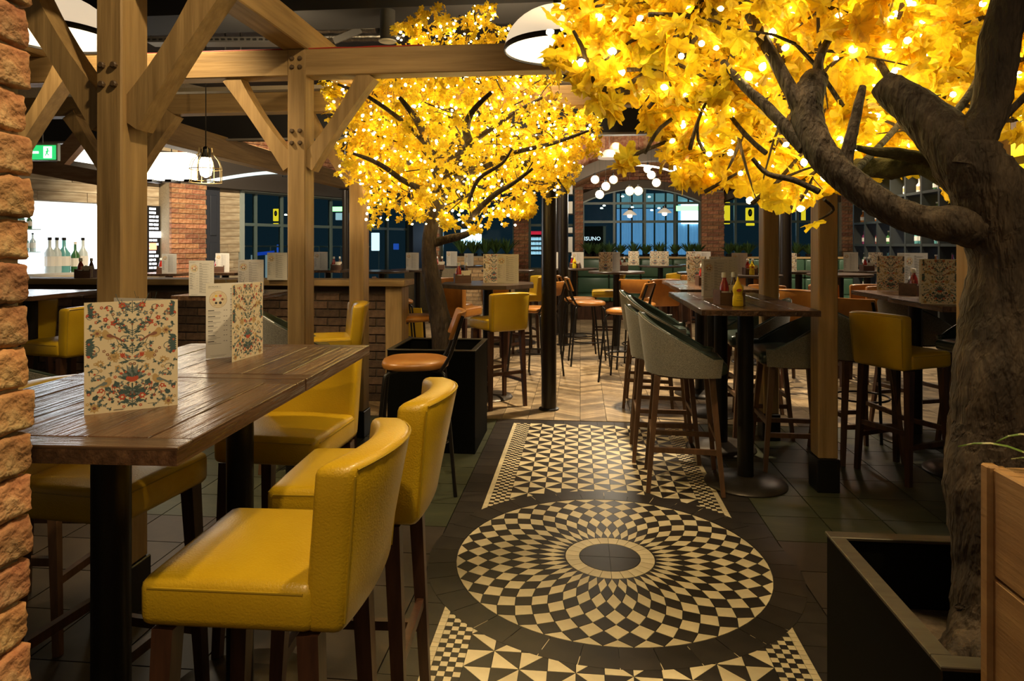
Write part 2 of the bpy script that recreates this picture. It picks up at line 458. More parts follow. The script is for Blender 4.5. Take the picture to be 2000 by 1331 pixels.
def shell_stool():
    t=thing('shell_bar_stool','x','bar stool')
    seat=.745; dp=.43; w=.44
    b=B()
    def sd(v):
        v=v.copy(); k=(v.x+.2)/.42
        if v.z>seat-.03: v.z+=.012-.03*max(0,k-.6)
        v.y*=1-.42*max(0,-v.x/.17); return v
    b.box(-.17,.235,-.205,.205,seat-.075,seat,bev=.03,seg=3,cuts=(4,4,0),deform=sd); P('seat',b,grnl,t,smooth=50)
    NA=26;NZ=7
    def geo(a,k,off):
        # a: -1..1 along the shell, 0=back ; k 0..1 height
        ang=PI+a*PI*.66
        top=1.0-.235*min(1,abs(a)/.92)**1.5
        z=seat-.085+(top-seat+.085)*k
        rx=.20+off+.045*k*(1-abs(a)*.5); ry=.205+off+.015*k
        return Vector((.02+rx*math.cos(ang)*1.0+ (.06*abs(a)**3),ry*math.sin(ang),z))
    def skin(o0,o1,name,mat):
        b=B();vs=[];fs=[]
        for off in(o0,o1):
            for i in range(NA+1):
                for j in range(NZ+1): vs.append(geo(-1+2*i/NA,j/NZ,off))
        W=(NZ+1);H=(NA+1)*W
        for i in range(NA):
            for j in range(NZ):
                fs.append((i*W+j,(i+1)*W+j,(i+1)*W+j+1,i*W+j+1)); fs.append((H+i*W+j,H+i*W+j+1,H+(i+1)*W+j+1,H+(i+1)*W+j))
            fs.append((i*W,H+i*W,H+(i+1)*W,(i+1)*W)); fs.append((i*W+NZ,(i+1)*W+NZ,H+(i+1)*W+NZ,H+i*W+NZ))
        for i in(0,NA):
            for j in range(NZ): fs.append((i*W+j,i*W+j+1,H+i*W+j+1,H+i*W+j))
        b.add(vs,fs); return P(name,b,mat,t,smooth=60)
    sh=skin(.020,.034,'shell',tweed); sk=skin(-.004,.0195,'shell_lining',grnl)
    b=B(); b.tube([geo(-1+2*i/NA,1,.022)+Vector((0,0,.002)) for i in range(NA+1)],.007,6); P('piping',b,grnl,sh)
    b=B(); b.prism([(.2*math.cos(2*PI*i/16)*.95,.19*math.sin(2*PI*i/16)) for i in range(16)],seat-.10,seat-.07); P('seat_base',b,mdwood,t)
    legset(t,mdwood,.15,.15,seat-.09,.055,.055,.034,.024,rz=(.24,.31))
    return t
def frame_chair(name,seat=.745,top=1.02,w=.36):
    t=thing(name,'x','bar stool')
    b=B(); n=28; ring=[]
    def so(a,rx,ry,ex=2.8): 
        c,s_=math.cos(a),math.sin(a); return (rx*math.copysign(abs(c)**(2/ex),c),ry*math.copysign(abs(s_)**(2/ex),s_)*(1+.08*c))
    prof=[(.90,-.045),(1,-.035),(1.02,-.018),(.985,-.004),(.85,.006),(.5,.012),(.05,.014)]
    vs=[];fs=[]
    for k,z in prof:
        for i in range(n):
            x,y=so(2*PI*i/n,.19*k,.185*k); vs.append((x,y,seat+z-.006))
    for j in range(len(prof)-1):
        for i in range(n): fs.append((j*n+i,j*n+(i+1)%n,(j+1)*n+(i+1)%n,(j+1)*n+i))
    fs.append(tuple(range(n))[::-1]); fs.append(tuple((len(prof)-1)*n+i for i in range(n)))
    b.add(vs,fs); P('seat',b,org,t,smooth=50)
    def bk(v):
        v=v.copy(); q=v.y/(w/2); v.x+=.04*q*q; v.x-=.10*(v.z-seat)/.28; return v
    b=B(); b.box(-.20,-.175,-w/2+.005,w/2-.005,top-.155,top,bev=.011,seg=2,cuts=(0,6,1),deform=bk); P('backrest',b,org,t,smooth=50)
    for sy in(-1,1):
        b=B(); pts,rr=catmull([(-.14,sy*.15,seat-.06),(-.19,sy*.165,seat+.02),(-.225,sy*(w/2-.012),seat+.12),bk(Vector((-.208,sy*(w/2-.02),top-.02)))],[.011]*4,3)
        b.tube(pts,.011,7); P('back_tube',b,blk,t,smooth=60)
    for sx in(-1,1):
        for sy in(-1,1):
            b=B(); pts,rr=catmull([(sx*.10,sy*.12,seat-.055),(sx*.155,sy*.15,seat-.07),(sx*.175,sy*.17,seat-.16),(sx*.225,sy*.205,.0)],[.011]*4,3)
            b.tube(pts,.011,7); P('leg',b,blk,t,smooth=60)
    b=B(); b.tube([(.2*math.cos(2*PI*i/20)*1.0,.185*math.sin(2*PI*i/20),.27) for i in range(21)],.008,6); P('foot_ring',b,blk,t,smooth=60)
    return t
def lounge_chair(mat,legm):
    t=thing('upholstered_dining_chair','x','chair')
    b=B(); b.box(-.2,.24,-.24,.24,.34,.46,bev=.03,seg=3,cuts=(3,3,0)); P('seat',b,mat,t,smooth=50)
    def bk(v):
        v=v.copy();k=(v.z-.34)/.5; v.x-=.08*k; v.x+=.07*(v.y/.25)**2; return v
    b=B(); b.box(-.25,-.18,-.25,.25,.34,.84,bev=.025,seg=3,cuts=(0,6,3),deform=bk); P('backrest',b,mat,t,smooth=50)
    legset(t,legm,.17,.19,.35,.03,.02,rail=False)
    return t
# ---------------- tables ----------------
tabw=M('dark_table_oak',(.040,.020,.011),.24,c2=(.13,.068,.034),c3=(.075,.038,.02),ns=(34,2.2,30),det=9,thr=(.32,.68),isl=.3,bump=.006,bs=(90,5,60))
tabx=M('dark_table_oak_cross',(.040,.020,.011),.26,c2=(.12,.065,.034),ns=(2.2,34,30),det=9,thr=(.32,.68),isl=.2,bump=.003,bs=(5,90,60))
tabtop=M('dark_laminate_top',(.045,.030,.022),.28,c2=(.08,.055,.04),ns=(3,30,3),det=6)
ZT=1.05
def plank_table(name,w,l,detail=True,n=6,legx=None,mat=None):
    t=thing(name,'x','table'); th=.032
    top=B(); top.box(-w/2,w/2,-l/2,l/2,ZT-th,ZT-.006); tp=P('tabletop',top,tabw,t)
    # boards run along Y between two cross boards
    e=.055
    x=-w/2; ws=[1+.25*math.sin(i*2.3) for i in range(n)]; sm=sum(ws)
    for i in range(n):
        ww=w*ws[i]/sm; b=B(); b.box(-ww/2+.0012,ww/2-.0012,-l/2+e+.001,l/2-e-.001,ZT-.007,ZT+.001*math.sin(i*5),bev=.0015,seg=1)
        P('plank',b,tabw,tp,loc=(x+ww/2,0,0)); x+=ww
    for s in(-1,1):
        b=B(); b.box(-w/2,w/2,-e/2,e/2,ZT-.007,ZT,bev=.0015,seg=1); P('cross_board',b,tabx,tp,loc=(0,s*(l/2-e/2),0))
    if legx is None: pedestal(t,r=.046,br=.235)
    else: pedestal(t,x=legx,r=.040,br=.24)
    return t
def pedestal(t,x=0,y=0,r=.045,br=.22,square=False):
    b=B()
    if square: b.box(-r,r,-r,r,.03,ZT-.03,bev=.006,seg=1)
    else: b.lathe([(r,.03),(r,ZT-.03)],n=16)
    P('column',b,blk,t,smooth=40,loc=(x,y,0))
    b=B(); b.lathe([(br,0),(br,.008),(br*.93,.022),(br*.6,.034),(br*.3,.045),(r*1.1,.05)],n=36); P('base_disc',b,gunm,t,smooth=40,loc=(x,y,0))
    b=B(); b.box(-.16,.16,-.16,.16,ZT-.038,ZT-.03); P('mounting_plate',b,blk,t,loc=(x,y,0))
def round_table():
    t=thing('round_bar_table','x','table')
    b=B(); b.lathe([(.36,ZT-.03),(.375,ZT-.024),(.375,ZT-.006),(.37,ZT)],n=40); P('tabletop',b,tabtop,t,smooth=30)
    pedestal(t,r=.045,br=.21); return t
# ---------------- small things ----------------
card=M('cream_card',(.62,.52,.36),.7); cardw=M('white_menu_paper',(.62,.58,.52),.6)
ink=M('black_ink',(.03,.03,.035),.8); inkg=M('grey_ink',(.22,.21,.21),.8)
pteal=M('teal_print',(.05,.085,.085),.8); pred=M('red_print',(.42,.07,.035),.8); ptan=M('ochre_print',(.42,.28,.12),.8)
pbrn=M('brown_print',(.22,.09,.055),.8); pblu=M('grey_blue_print',(.14,.17,.17),.8); pgold=M('gold_print',(.70,.45,.03),.7); ppink=M('pink_print',(.55,.16,.14),.8)
PR=[pteal,pred,ptan,pbrn,pblu,card,ink]
MW,MH=.173,.231
def floral():
    """flat botanical print in the XZ plane, x 0..MW, z 0..MH"""
    b=B(); r=random.Random(3); lay=[0]
    def poly(pts,mi,y=None):
        lay[0]+=1e-7
        b.cur=mi; n=len(pts); yy=-.0004-lay[0]
        c=(sum(p[0] for p in pts)/n,sum(p[1] for p in pts)/n)
        vs=[(c[0],yy,c[1])]+[(p[0],yy,p[1]) for p in pts]
        vs=[(min(max(v[0],.001),MW-.001),v[1],min(max(v[2],.001),MH-.001)) for v in vs]
        b.add(vs,[(0,i+1,(i+1)%n+1) for i in range(n)])
    def mir(pts): return [(MW-x,z) for x,z in pts]
    def both(pts,mi): poly(pts,mi); poly(mir(pts),mi)
    def leaf(x,z,a,l,wd,mi,m=True):
        pts=[]
        for t,s in((0,0),(.3,1),(.6,.8),(1,0),(.6,-.8),(.3,-1)):
            px_,pz=l*t,wd*s; pts.append((x+px_*math.cos(a)-pz*math.sin(a),z+px_*math.sin(a)+pz*math.cos(a)))
        (both if m else poly)(pts,mi)
    def stem(pts,wd,mi):
        pp,_=catmull([(x,0,z) for x,z in pts],[0]*len(pts),5)
        for i in range(len(pp)-1):
            a,c=pp[i],pp[i+1]; d=(c-a); n=Vector((-d.z,0,d.x)).normalized()*wd*(1-.5*i/len(pp))/2
            b.cur=mi; lay[0]+=1e-7; yy=Vector((0,-.0004-lay[0],0))
            q=[a+n+yy,c+n+yy,c-n+yy,a-n+yy]
            for mm in(0,1):
                b.add([(MW-v.x if mm else v.x,v.y,v.z) for v in q],[(0,1,2,3)])
    def flower(x,z,rad,n,m1,m2):
        pts=[]
        for i in range(2*n):
            a=PI*i/n; rr=rad if i%2==0 else rad*.62; pts.append((x+rr*math.cos(a),z+rr*math.sin(a)))
        both(pts,m1)
        both([(x+rad*.33*math.cos(PI*i/4),z+rad*.33*math.sin(PI*i/4)) for i in range(8)],m2)
    def scroll(x,z,rad,a0,turn,mi,wd=.0014):
        pts=[]
        for i in range(8):
            k=i/7; a=a0+turn*k; rr=rad*(1-.8*k); pts.append((x+rr*math.cos(a),z+rr*math.sin(a)))
        stem(pts,wd,mi)
        leaf(pts[-1][0],pts[-1][1],a0,.005,.002,1)
    c=MW/2
    # central thistle plant
    for z0,sc,mi in((.006,1.0,0),(.118,.62,0),(.156,.75,0),(.205,.6,4)):
        stem([(c,z0),(c,z0+.045*sc)],.0016,0)
        for k in(1,2,3):
            stem([(c,z0+.004*k),(c-.012*k*sc,z0+.012*k*sc),(c-.017*k*sc,z0+.02*k*sc+.006)],.0015,0)
            leaf(c-.006*k*sc,z0+.01*k*sc,PI*.75,.016*sc,.0036*sc,mi); leaf(c-.010*k*sc,z0+.012*k*sc,PI*.95,.013*sc,.003*sc,0)
            leaf(c-.017*k*sc,z0+.02*k*sc+.005,PI*.6,.008*sc,.0032*sc,1 if k==2 else 4)
    for i in range(9):
        a=PI*(.08+.84*i/8); leaf(c,.066,a,.026+.008*math.sin(a),.0042,4 if i%2 else 0,m=False)
    poly([(c+.012*math.cos(PI+PI*i/8),.069+.009*math.sin(PI+PI*i/8)) for i in range(9)]+[(c+.009,.073),(c,.070),(c-.009,.073)],1)
    stem([(c,.058),(c,.03)],.003,0)
    leaf(c,.03,PI*.8,.03,.006,0); leaf(c,.025,PI*.65,.026,.005,0); leaf(c,.045,PI*.9,.02,.004,0)
    # tulips above thistle
    for k in(-1,0,1): leaf(c-.018,.112,PI*.5+k*.35,.012,.0025,1)
    stem([(c,.107),(c-.01,.106),(c-.018,.113)],.0016,0); leaf(c-.004,.108,PI*.7,.016,.0035,4)
    leaf(c-.006,.104,PI*1.03,.02,.0025,0)
    # star flowers
    flower(.054,.116,.0125,11,2,3 if False else 2); flower(.023,.166,.010,10,2,3); flower(.028,.103,.0085,9,2,5)
    flower(.018,.012,.011,8,2,3); flower(.038,.194,.006,5,1,5); flower(.052,.186,.007,5,1,3); flower(.068,.222,.008,7,1,2)
    flower(.068,.030,.008,6,1,5); flower(.030,.047,.006,5,1,5); flower(.062,.205,.006,5,4,2); flower(.073,.208,.005,5,4,2)
    flower(.060,.092,.007,5,2,4); flower(.012,.14,.008,6,4,2)
    # birds: rose birds looking inward, pale birds below
    def bird(x,z,s,mb,mw,mt,flip,down=.0):
        def q(px_,pz): 
            px_=px_ if not flip else -px_
            return (x+px_*s,z+pz*s)
        body=[q(-.9,.55),(q(-.75,.85)),q(-.5,.9),q(-.3,.75),q(.0,.35),q(.55,-.05),q(.9,-.35),q(.3,-.5),q(-.25,-.55),q(-.7,-.3),q(-.95,.1)]
        both(body,mb); both([q(.2,.15),q(.9,-.2),q(2.0,-.95),q(1.9,-1.08),q(.75,-.45)],mt)
        both([q(-.35,.2),q(.1,.3),q(.75,-.25),q(.1,-.3),q(-.35,-.1)],mw)
        both([q(-.9,.62),q(-1.15,.55),q(-.9,.5)],pmi)
        stem([q(-.1,-.5),q(-.2,-1.0)],.0007,2); stem([q(.15,-.5),q(.2,-1.0)],.0007,2)
    pmi=2
    bird(.045,.160,.0145,2,3,3,False); bird(.036,.061,.014,2,4,4,True)
    # scrolls, vines and foliage filling
    for (x,z,rad,a,tn,mi) in((.02,.085,.012,3.6,-5,0),(.022,.072,.01,0,5,0),(.06,.048,.012,2,5,1),(.028,.045,.013,4,5,1),(.06,.178,.010,0,5,0),(.045,.215,.010,3,-5,0),(.012,.20,.011,1,5,0),(.05,.04,.012,5,-4,0),(.02,.13,.011,2,-4,0),(.055,.135,.009,4,5,0),(.073,.178,.010,3,4.5,0),(.07,.15,.009,1,4.5,0)):
        scroll(x,z,rad,a,tn,mi)
    for a in range(7): leaf(.002,.125+a*.004,PI*.15*(a-3)/3,.018,.004,0)
    for a in range(6): leaf(.006,.205+a*.003,-.6+a*.3,.013,.004,0)
    for (x,z,a) in((.014,.03,.5),(.018,.027,1.2),(.012,.04,2.2),(.05,.054,.3),(.056,.05,1.1),(.06,.053,2.),(.048,.046,2.6)): leaf(x,z,a,.014,.0046,0)
    pts=[]
    for i in range(230):
        x=r.uniform(.004,c-.001); z=r.uniform(.008,MH-.005)
        if abs(x-.045)<.018 and abs(z-.160)<.014: continue
        if abs(x-.036)<.018 and abs(z-.061)<.014: continue
        if any(math.hypot(x-a,z-d)<.0068 for a,d in pts): continue
        pts.append((x,z)); k=r.random(); a=r.uniform(0,2*PI)
        if k<.55:
            stem([(x,z),(x+.005*math.cos(a),z+.005*math.sin(a)),(x+.009*math.cos(a+.7),z+.009*math.sin(a+.7))],.0011,0)
            leaf(x+.003*math.cos(a),z+.003*math.sin(a),a+1.2,.0055,.0019,r.choice([0,0,4])); leaf(x+.005*math.cos(a),z+.005*math.sin(a),a-.9,.0055,.0019,r.choice([0,4,3]))
        elif k<.72: flower(x,z,.0038,5,r.choice([1,2,3]),5)
        elif k<.85: flower(x,z,.003,4,r.choice([0,4,1]),2)
        else: leaf(x,z,a,.008,.0028,r.choice([0,4,1]))
    b.cur=6
    for x0,x1,z in((.052,.072,.0045),(.052,.07,.0033),(.115,.137,.0105)):
        b.add([(x0,-.0006,z),(x1,-.0006,z),(x1,-.0006,z+.0006),(x0,-.0006,z+.0006)],[(0,1,2,3)])
    return b.mesh('floral_print',PR,recalc=False)
def textmesh(s,size,name='lettering',ext=.0):
    cu=bpy.data.curves.new('tmp','FONT'); cu.body=s; cu.size=size; cu.extrude=ext; cu.resolution_u=2
    o=bpy.data.objects.new('tmp',cu); COL.objects.link(o)
    bpy.context.view_layer.update()
    dg=bpy.context.evaluated_depsgraph_get(); me=bpy.data.meshes.new_from_object(o.evaluated_get(dg))
    bpy.data.objects.remove(o); return me
def inner_print():
    """menu page: header, flavour wheel, drinks list; XZ plane"""
    b=B(); r=random.Random(5); mats=[ink,inkg,card,pgold,ppink,pbrn,pred,cardw,ptan]
    y=[-.0004]
    def rect(x0,x1,z0,z1,mi):
        b.cur=mi; y[0]-=1e-7; b.add([(x0,y[0],z0),(x1,y[0],z0),(x1,y[0],z1),(x0,y[0],z1)],[(0,1,2,3)])
    def disc(x,z,rad,mi,n=20,star=0):
        b.cur=mi; y[0]-=2e-6; vs=[(x,y[0],z)]+[(x+rad*(1-(star if i%2 else 0))*math.cos(2*PI*i/n),y[0],z+rad*(1-(star if i%2 else 0))*math.sin(2*PI*i/n)) for i in range(n)]
        b.add(vs,[(0,i+1,(i+1)%n+1) for i in range(n)])
    for s,x,z,sz,mi in(('GIN PALACE',.006,.219,.0052,0),('GARDEN',.032,.2195,.003,1)):
        me=textmesh(s,sz); b.cur=mi; vs=[(v.co.x+x,-.0006,v.co.y+z) for v in me.vertices]
        b.add(vs,[tuple(p.vertices) for p in me.polygons]); 
    rect(.006,.045,.2155,.2163,1)
    cx,cz=.036,.181
    disc(cx,cz,.0265,5,32); disc(cx,cz,.0258,2,32); disc(cx,cz,.019,8,32); disc(cx,cz,.0185,2,32); disc(cx,cz,.0062,7,16)
    for i,mi in enumerate((4,3,6,0,0,5)):
        a=PI/3*i+PI/3; disc(cx+.0125*math.cos(a),cz+.0125*math.sin(a),.0043,mi,14,.25 if i%2 else 0)
        rect(cx+.022*math.cos(a)-.003,cx+.022*math.cos(a)+.003,cz+.022*math.sin(a),cz+.022*math.sin(a)+.001,1)
    z=.146
    for k in range(7):
        rect(.006,.006+r.uniform(.012,.022),z,z+.0022,0); rect(.052,.056,z,z+.0014,0); rect(.059,.063,z,z+.0014,0)
        for q in range(r.choice([2,3])): z-=.0036; rect(.006,.006+r.uniform(.022,.04),z,z+.0011,1)
        z-=.0075
    rect(.012,.06,.008,.0088,1); rect(.016,.055,.005,.0058,1)
    z=.212
    for k in range(12):
        rect(.072,.072+r.uniform(.015,.025),z,z+.0018,0); rect(.15,.155,z,z+.0012,0)
        for q in range(3): z-=.0032; rect(.072,.072+r.uniform(.05,.07),z,z+.001,1)
        z-=.007
        if z<.02: break
    return b.mesh('menu_text_print',mats,recalc=False)
FLO=floral(); INN=inner_print()
pb=B(); pb.box(0,MW,-.0003,.0003,0,MH); PAN=pb.mesh('card_panel',cardw); 
pb=B(); pb.box(0,MW,-.0003,.0003,0,MH); PANC=pb.mesh('card_panel',card)
def menu(loc,rot,opening,label,front='floral',back='text',group=None,sc=1.0,name='folded_menu'):
    """two card panels hinged at local origin; panel A along +X (its outer face looks to local -Y), panel B opened by `opening`"""
    t=thing(name,label,'menu',loc,rot,group)
    t.scale=(sc,sc,sc)
    for k,(ang,kind) in enumerate(((0,front),(opening,back))):
        p=O('cover_panel',PANC if kind=='floral' else PAN,t,(0,0,0),ang)
        f=O('print',FLO if kind=='floral' else INN,p)
        if kind=='text2': pass
        # the far side of the card carries the other print
        g=O('print',INN if kind=='floral' else FLO,p,(MW,0,0),PI)
    return t
glass_red=M('ketchup_red',(.30,.018,.01),.25,coat=.5); glass_brn=M('brown_sauce',(.05,.014,.006),.2,coat=.5)
capw=M('white_plastic_cap',(.62,.58,.5),.4); mustard_m=M('mustard_yellow_plastic',(.80,.58,.015),.35); paper=M('paper_sachet',(.62,.55,.42),.8)
cadw=M('caddy_walnut',(.085,.04,.025),.5,c2=(.13,.065,.04),ns=(5,30,30))
glassy=M('clear_glass',(.55,.52,.45),.08,trans=.0,spec=.8)
def bottle_proto(name,cat,bodym,capm,prof,capprof,labelm=None,lab=None):
    t=thing(name,'x',cat)
    b=B(); b.lathe(prof,n=16); bd_=P('body',b,bodym,t,smooth=50)
    b=B(); b.lathe(capprof,n=12); P('cap',b,capm,t,smooth=40)
    if labelm:
        b=B(); b.lathe(lab,n=16,cap=False); P('bottle_label',b,labelm,t,smooth=50)
    return t
ket=bottle_proto('sauce_bottle','bottle',glass_red,capw,[(.024,0),(.027,.01),(.027,.09),(.022,.115),(.012,.14),(.012,.155)],[(.016,.150),(.016,.175),(.012,.18)],cardw,[(.0275,.03),(.0275,.07)])
brn=bottle_proto('brown_sauce_bottle','bottle',glass_brn,capw,[(.024,0),(.027,.01),(.027,.085),(.02,.11),(.011,.14),(.011,.155)],[(.014,.150),(.014,.175),(.011,.18)],ptan,[(.0275,.03),(.0275,.065)])
mus=thing('mustard_bottle','x','bottle')
b=B(); b.lathe([(.028,0),(.031,.006),(.030,.05),(.026,.065),(.0255,.072),(.030,.09),(.029,.105),(.020,.122),(.015,.128)],n=20); 
b.tf(Matrix.Diagonal((1,.72,1,1))); mb_=P('body',b,mustard_m,mus,smooth=60)
b=B(); b.lathe([(.016,.126),(.015,.134),(.006,.148),(.0035,.165),(.002,.167)],n=14); P('nozzle',b,mustard_m,mus,smooth=50)
b=B(); b.prism([(.015*math.cos(2*PI*i/16),.0085*math.sin(2*PI*i/16)) for i in range(16)],0,.0016); b.tf(Matrix.Translation((0,-.0225,.092))@Matrix.Rotation(-.12,4,'Y')@Matrix.Rotation(PI/2,4,'X')); P('oval_badge',b,pred,mb_)
me=textmesh('CLASSIC',.0068); O('lettering',me,mb_,(-.0135,-.0222,.052),(PI/2,0,0)); me.materials.append(ink)
me=textmesh('YELLOW',.0068); O('lettering',me,mb_,(-.0135,-.0225,.043),(PI/2,0,0)); me.materials.append(ink)
me=textmesh('MUSTARD',.0072); O('lettering',me,mb_,(-.0155,-.0228,.030),(PI/2,0,0)); me.materials.append(ink)
pot=thing('salt_shaker','x','shaker')
b=B(); b.lathe([(.018,0),(.019,.01),(.016,.05),(.014,.06)],n=12); P('body',b,glassy,pot,smooth=50)
b=B(); b.lathe([(.0155,.06),(.015,.072),(.006,.078)],n=12); P('cap',b,M('steel',(.5,.48,.45),.3,metal=.9),pot,smooth=50)
def caddy_proto():
    t=thing('condiment_caddy','x','caddy')
    def pan(name,x0,x1,y0,y1,z0,z1,tri=0):
        b=B(); b.box(x0,x1,y0,y1,z0,z1); P(name,b,cadw,t)
    pan('base_panel',-.075,.075,-.06,.06,0,.008)
    pan('side_panel',-.075,-.067,-.06,.06,.008,.085); pan('side_panel',.067,.075,-.06,.06,.008,.085)
    pan('front_panel',-.067,.067,-.06,-.052,.008,.07); pan('back_panel',-.067,.067,.052,.06,.008,.07)
    b=B(); b.add([(-.003,-.052,.008),(.003,-.052,.008),(.003,.052,.008),(-.003,.052,.008),(-.003,-.052,.07),(.003,-.052,.07),(.003,0,.12),(-.003,0,.12),(-.003,.052,.07),(.003,.052,.07)],
        [(0,1,5,4),(2,3,8,9),(1,2,9,6,5),(0,4,7,8,3),(4,5,6,7),(6,9,8,7)]); P('divider_panel',b,cadw,t)
    return t
cad=caddy_proto()
nap=thing('napkin_stack','x','napkins')
b=B()
for i in range(6): b.add([(-.045,-.012+i*.004,0),(.045,-.012+i*.004,0),(.045,-.010+i*.004+.002,.10+.004*(i%3)),(-.045,-.010+i*.004+.002,.10+.004*(i%2))],[(0,1,2,3)])
P('napkin_sheets',b,paper,nap)
ncad=[0]
def caddy(x,y,rot,where,z=ZT,full=2):
    place(cad,x,y,rot,'walnut caddy '+where,z=z,group='condiment caddies')
    c,s=math.cos(rot),math.sin(rot)
    def q(a,b_): return x+a*c-b_*s, y+a*s+b_*c
    if full>=1:
        px_,py_=q(-.037,-.022); place(ket,px_,py_,rot,'red ketchup bottle in caddy '+where,z=z+.008,group='ketchup bottles')
        px_,py_=q(.037,.022); place(brn,px_,py_,rot,'brown sauce bottle in caddy '+where,z=z+.008,group='brown sauce bottles')
    if full>=2:
        px_,py_=q(.032,-.03); place(nap,px_,py_,rot,'paper napkins in caddy '+where,z=z+.008,group='napkin stacks')
# ---------------- structure: walls, ceiling ----------------
ceilm=M('black_ceiling',(.018,.015,.013),.8)
b=B(); b.box(-9,9,-.5,17,3.9,4.0); P('ceiling',b,ceilm,kind='structure')
def brickrun(parent,x0,x1,z0,z1,y,L=.215,H=.065,D=.10,g=.010,mat=brick_m,single=True,prob=1,depth_jit=.006,limit=300,name='brick',seed=1,closers=True):
    """courses of bricks on the local plane y (faces toward -y)"""
    r=random.Random(seed); ms={}
    lst=[]; j=0; z=z0
    while z+H<=z1+.001:
        x=x0-(L+g)/2*(j%2)
        while x<x1-.01:
            a=max(x,x0); c=min(x+L,x1)
            if c-a>.03: lst.append((a,c,z))
            x+=L+g
        z+=H+g; j+=1
    if single:
        for a,c,z in lst[:limit]:
            k=round(c-a,3)
            if k not in ms:
                b=B(); b.box(0,k,0,D,0,H,bev=.004,seg=1); ms[k]=b.mesh(name,mat)
            O(name,ms[k],parent,(a,y-r.uniform(0,depth_jit),z))
        lst=lst[limit:]
    if lst:
        b=B()
        for a,c,z in lst:
            q=r.uniform(0,depth_jit); b.box(a,c,y-q,y+D,z,z+H)
        o=P(name+'_courses',b,mat,parent); o['kind']='stuff'
# --- near reclaimed brick pillar at the left edge ---
PX,PY=-.812,.935
pil=thing('brick_pillar','rough reclaimed brick pillar at the left edge, nearest to the camera','pillar',(PX-.22,PY-.2,0))
b=B(); b.box(-.20,.2085,-.24,.186,0,3.2); P('mortar_core',b,mortar,pil)
def rough_brick(L,D,H,seed):
    r=random.Random(seed); b=B()
    def df(v):
        n=Vector((math.sin(v.x*61+seed*3)+math.sin(v.z*97+v.y*45+seed),math.sin(v.y*71+seed*5)+math.sin(v.x*53+v.z*80),math.sin(v.z*83+v.y*67+seed*2)+math.sin(v.y*120)))*.0009
        return v+n+Vector([r.uniform(-.0016,.0016) for _ in range(3)])
    b.box(-D,0,-L,0,0,H,bev=.004,seg=1,cuts=(6,12,5),deform=df); return b.mesh('brick',brick_near,smooth=70)
rbs=[rough_brick(.215,.10,.0572,i) for i in range(5)]; rbh=[rough_brick(.10,.10,.0572,i+9) for i in range(4)]
z=.004;j=0
while z<3.1:
    y=0
    if j%2: O('brick',rbh[j%4],pil,(.22+R.uniform(-.004,.004),.2+R.uniform(-.008,.004),z)); y=-.112
    yy=.2+y
    O('brick',rbs[j%5],pil,(.22+R.uniform(-.004,.004),yy+R.uniform(-.004,.004),z),(0,0,0))
    O('brick',rbs[(j+2)%5],pil,(.22+R.uniform(-.004,.004),yy-.227,z))
    z+=.0625; j+=1
# --- low brick wall with oak shelf behind the left bay ---
WY=5.87
lw=O('wall_low_left',None,None,(0,WY,0),kind='structure')
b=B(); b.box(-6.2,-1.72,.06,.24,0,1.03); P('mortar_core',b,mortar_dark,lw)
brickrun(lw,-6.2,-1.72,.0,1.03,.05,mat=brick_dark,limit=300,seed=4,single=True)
b=B(); b.box(-1.72,-1.57,-.0,.25,0,1.035,bev=.006,seg=1); P('end_post',b,oak('z'),lw)
b=B(); b.box(-6.2,-1.53,-.06,.30,1.035,1.09,bev=.006,seg=1); P('shelf_board',b,oak('x'),lw)
# --- oblique left wall ---
def WLd(px): return 1192.5/(138-.0795*(px-60))
def WL(px):
    d=WLd(px); return Vector(CW((px-1000)/F*d,d))
W0=WL(-60); W1=WL(835); ud=(W1-W0).normalized(); phi=math.atan2(ud.y,ud.x); LEN=(W1-W0).length
def sx(px): return (WL(px)-W0).dot(ud)
def zl(px,py): return CH-(py-HZ)*WLd(px)/F
wl=O('wall_left',None,None,(W0.x,W0.y,0),phi,kind='structure')
S0,S1,S2,S3,S4,S5,S6=0,sx(285),sx(313),sx(382),sx(428),sx(472),sx(803)
b=B()
b.box(S0,S1,.05,.2,1.98,2.32); b.box(S0,S5,.05,.2,0,1.0); b.box(S1,S5,.05,.2,1.0,2.32)
b.box(S0,LEN+2.6,.0,.2,2.80,3.95)
P('backing',b,mortar,wl)
plk=M('whitewashed_plank',(.50,.40,.26),.75,c2=(.64,.54,.38),c3=(.36,.27,.17),ns=(1.6,30,18),det=8,thr=(.25,.62),isl=.18,bump=.003)
r=random.Random(12)
def planks(x0,x1,z0,z1,h=.13):
    z=z0
    while z+h*.6<z1:
        x=x0-r.uniform(0,.6); hh=min(h,z1-z)
        while x<x1:
            l=r.uniform(.5,1.3); a=max(x,x0);c=min(x+l,x1)
            if c-a>.04:
                b=B(); b.box(0,c-a-.004,0,.022,0,hh-.004,bev=.002,seg=1); P('plank',b,plk,wl,loc=(a,.03-r.uniform(0,.008),z))
            x+=l
        z+=h
planks(S0,S1,1.98,2.32); planks(S1,S2,1.98,2.32); planks(S4,S5,0.5,2.30)
planks(sx(40),S1,.75,1.0,.125)
# fascia above the openings: dark, with a pale curved light cove
fm=M('dark_grey_paint',(.055,.045,.038),.6)
b=B(); b.box(S0,LEN+.3,-.12,.05,2.32,2.80); P('fascia_board',b,fm,wl)
b=B(); pts=[(sx(395)+(sx(600)-sx(395))*t,-.13,2.40+.30*math.sin(t*PI*.55)) for t in [i/12 for i in range(13)]]
b.tube(pts,.028,6); P('cove_light_strip',b,M('cove_emit',(.6,.7,.7),.5,emit=(.7,.85,.85),es=.9),wl)
brickrun(wl,S3-.3,LEN,2.82,3.6,-.03,D=.05,single=False,seed=8)
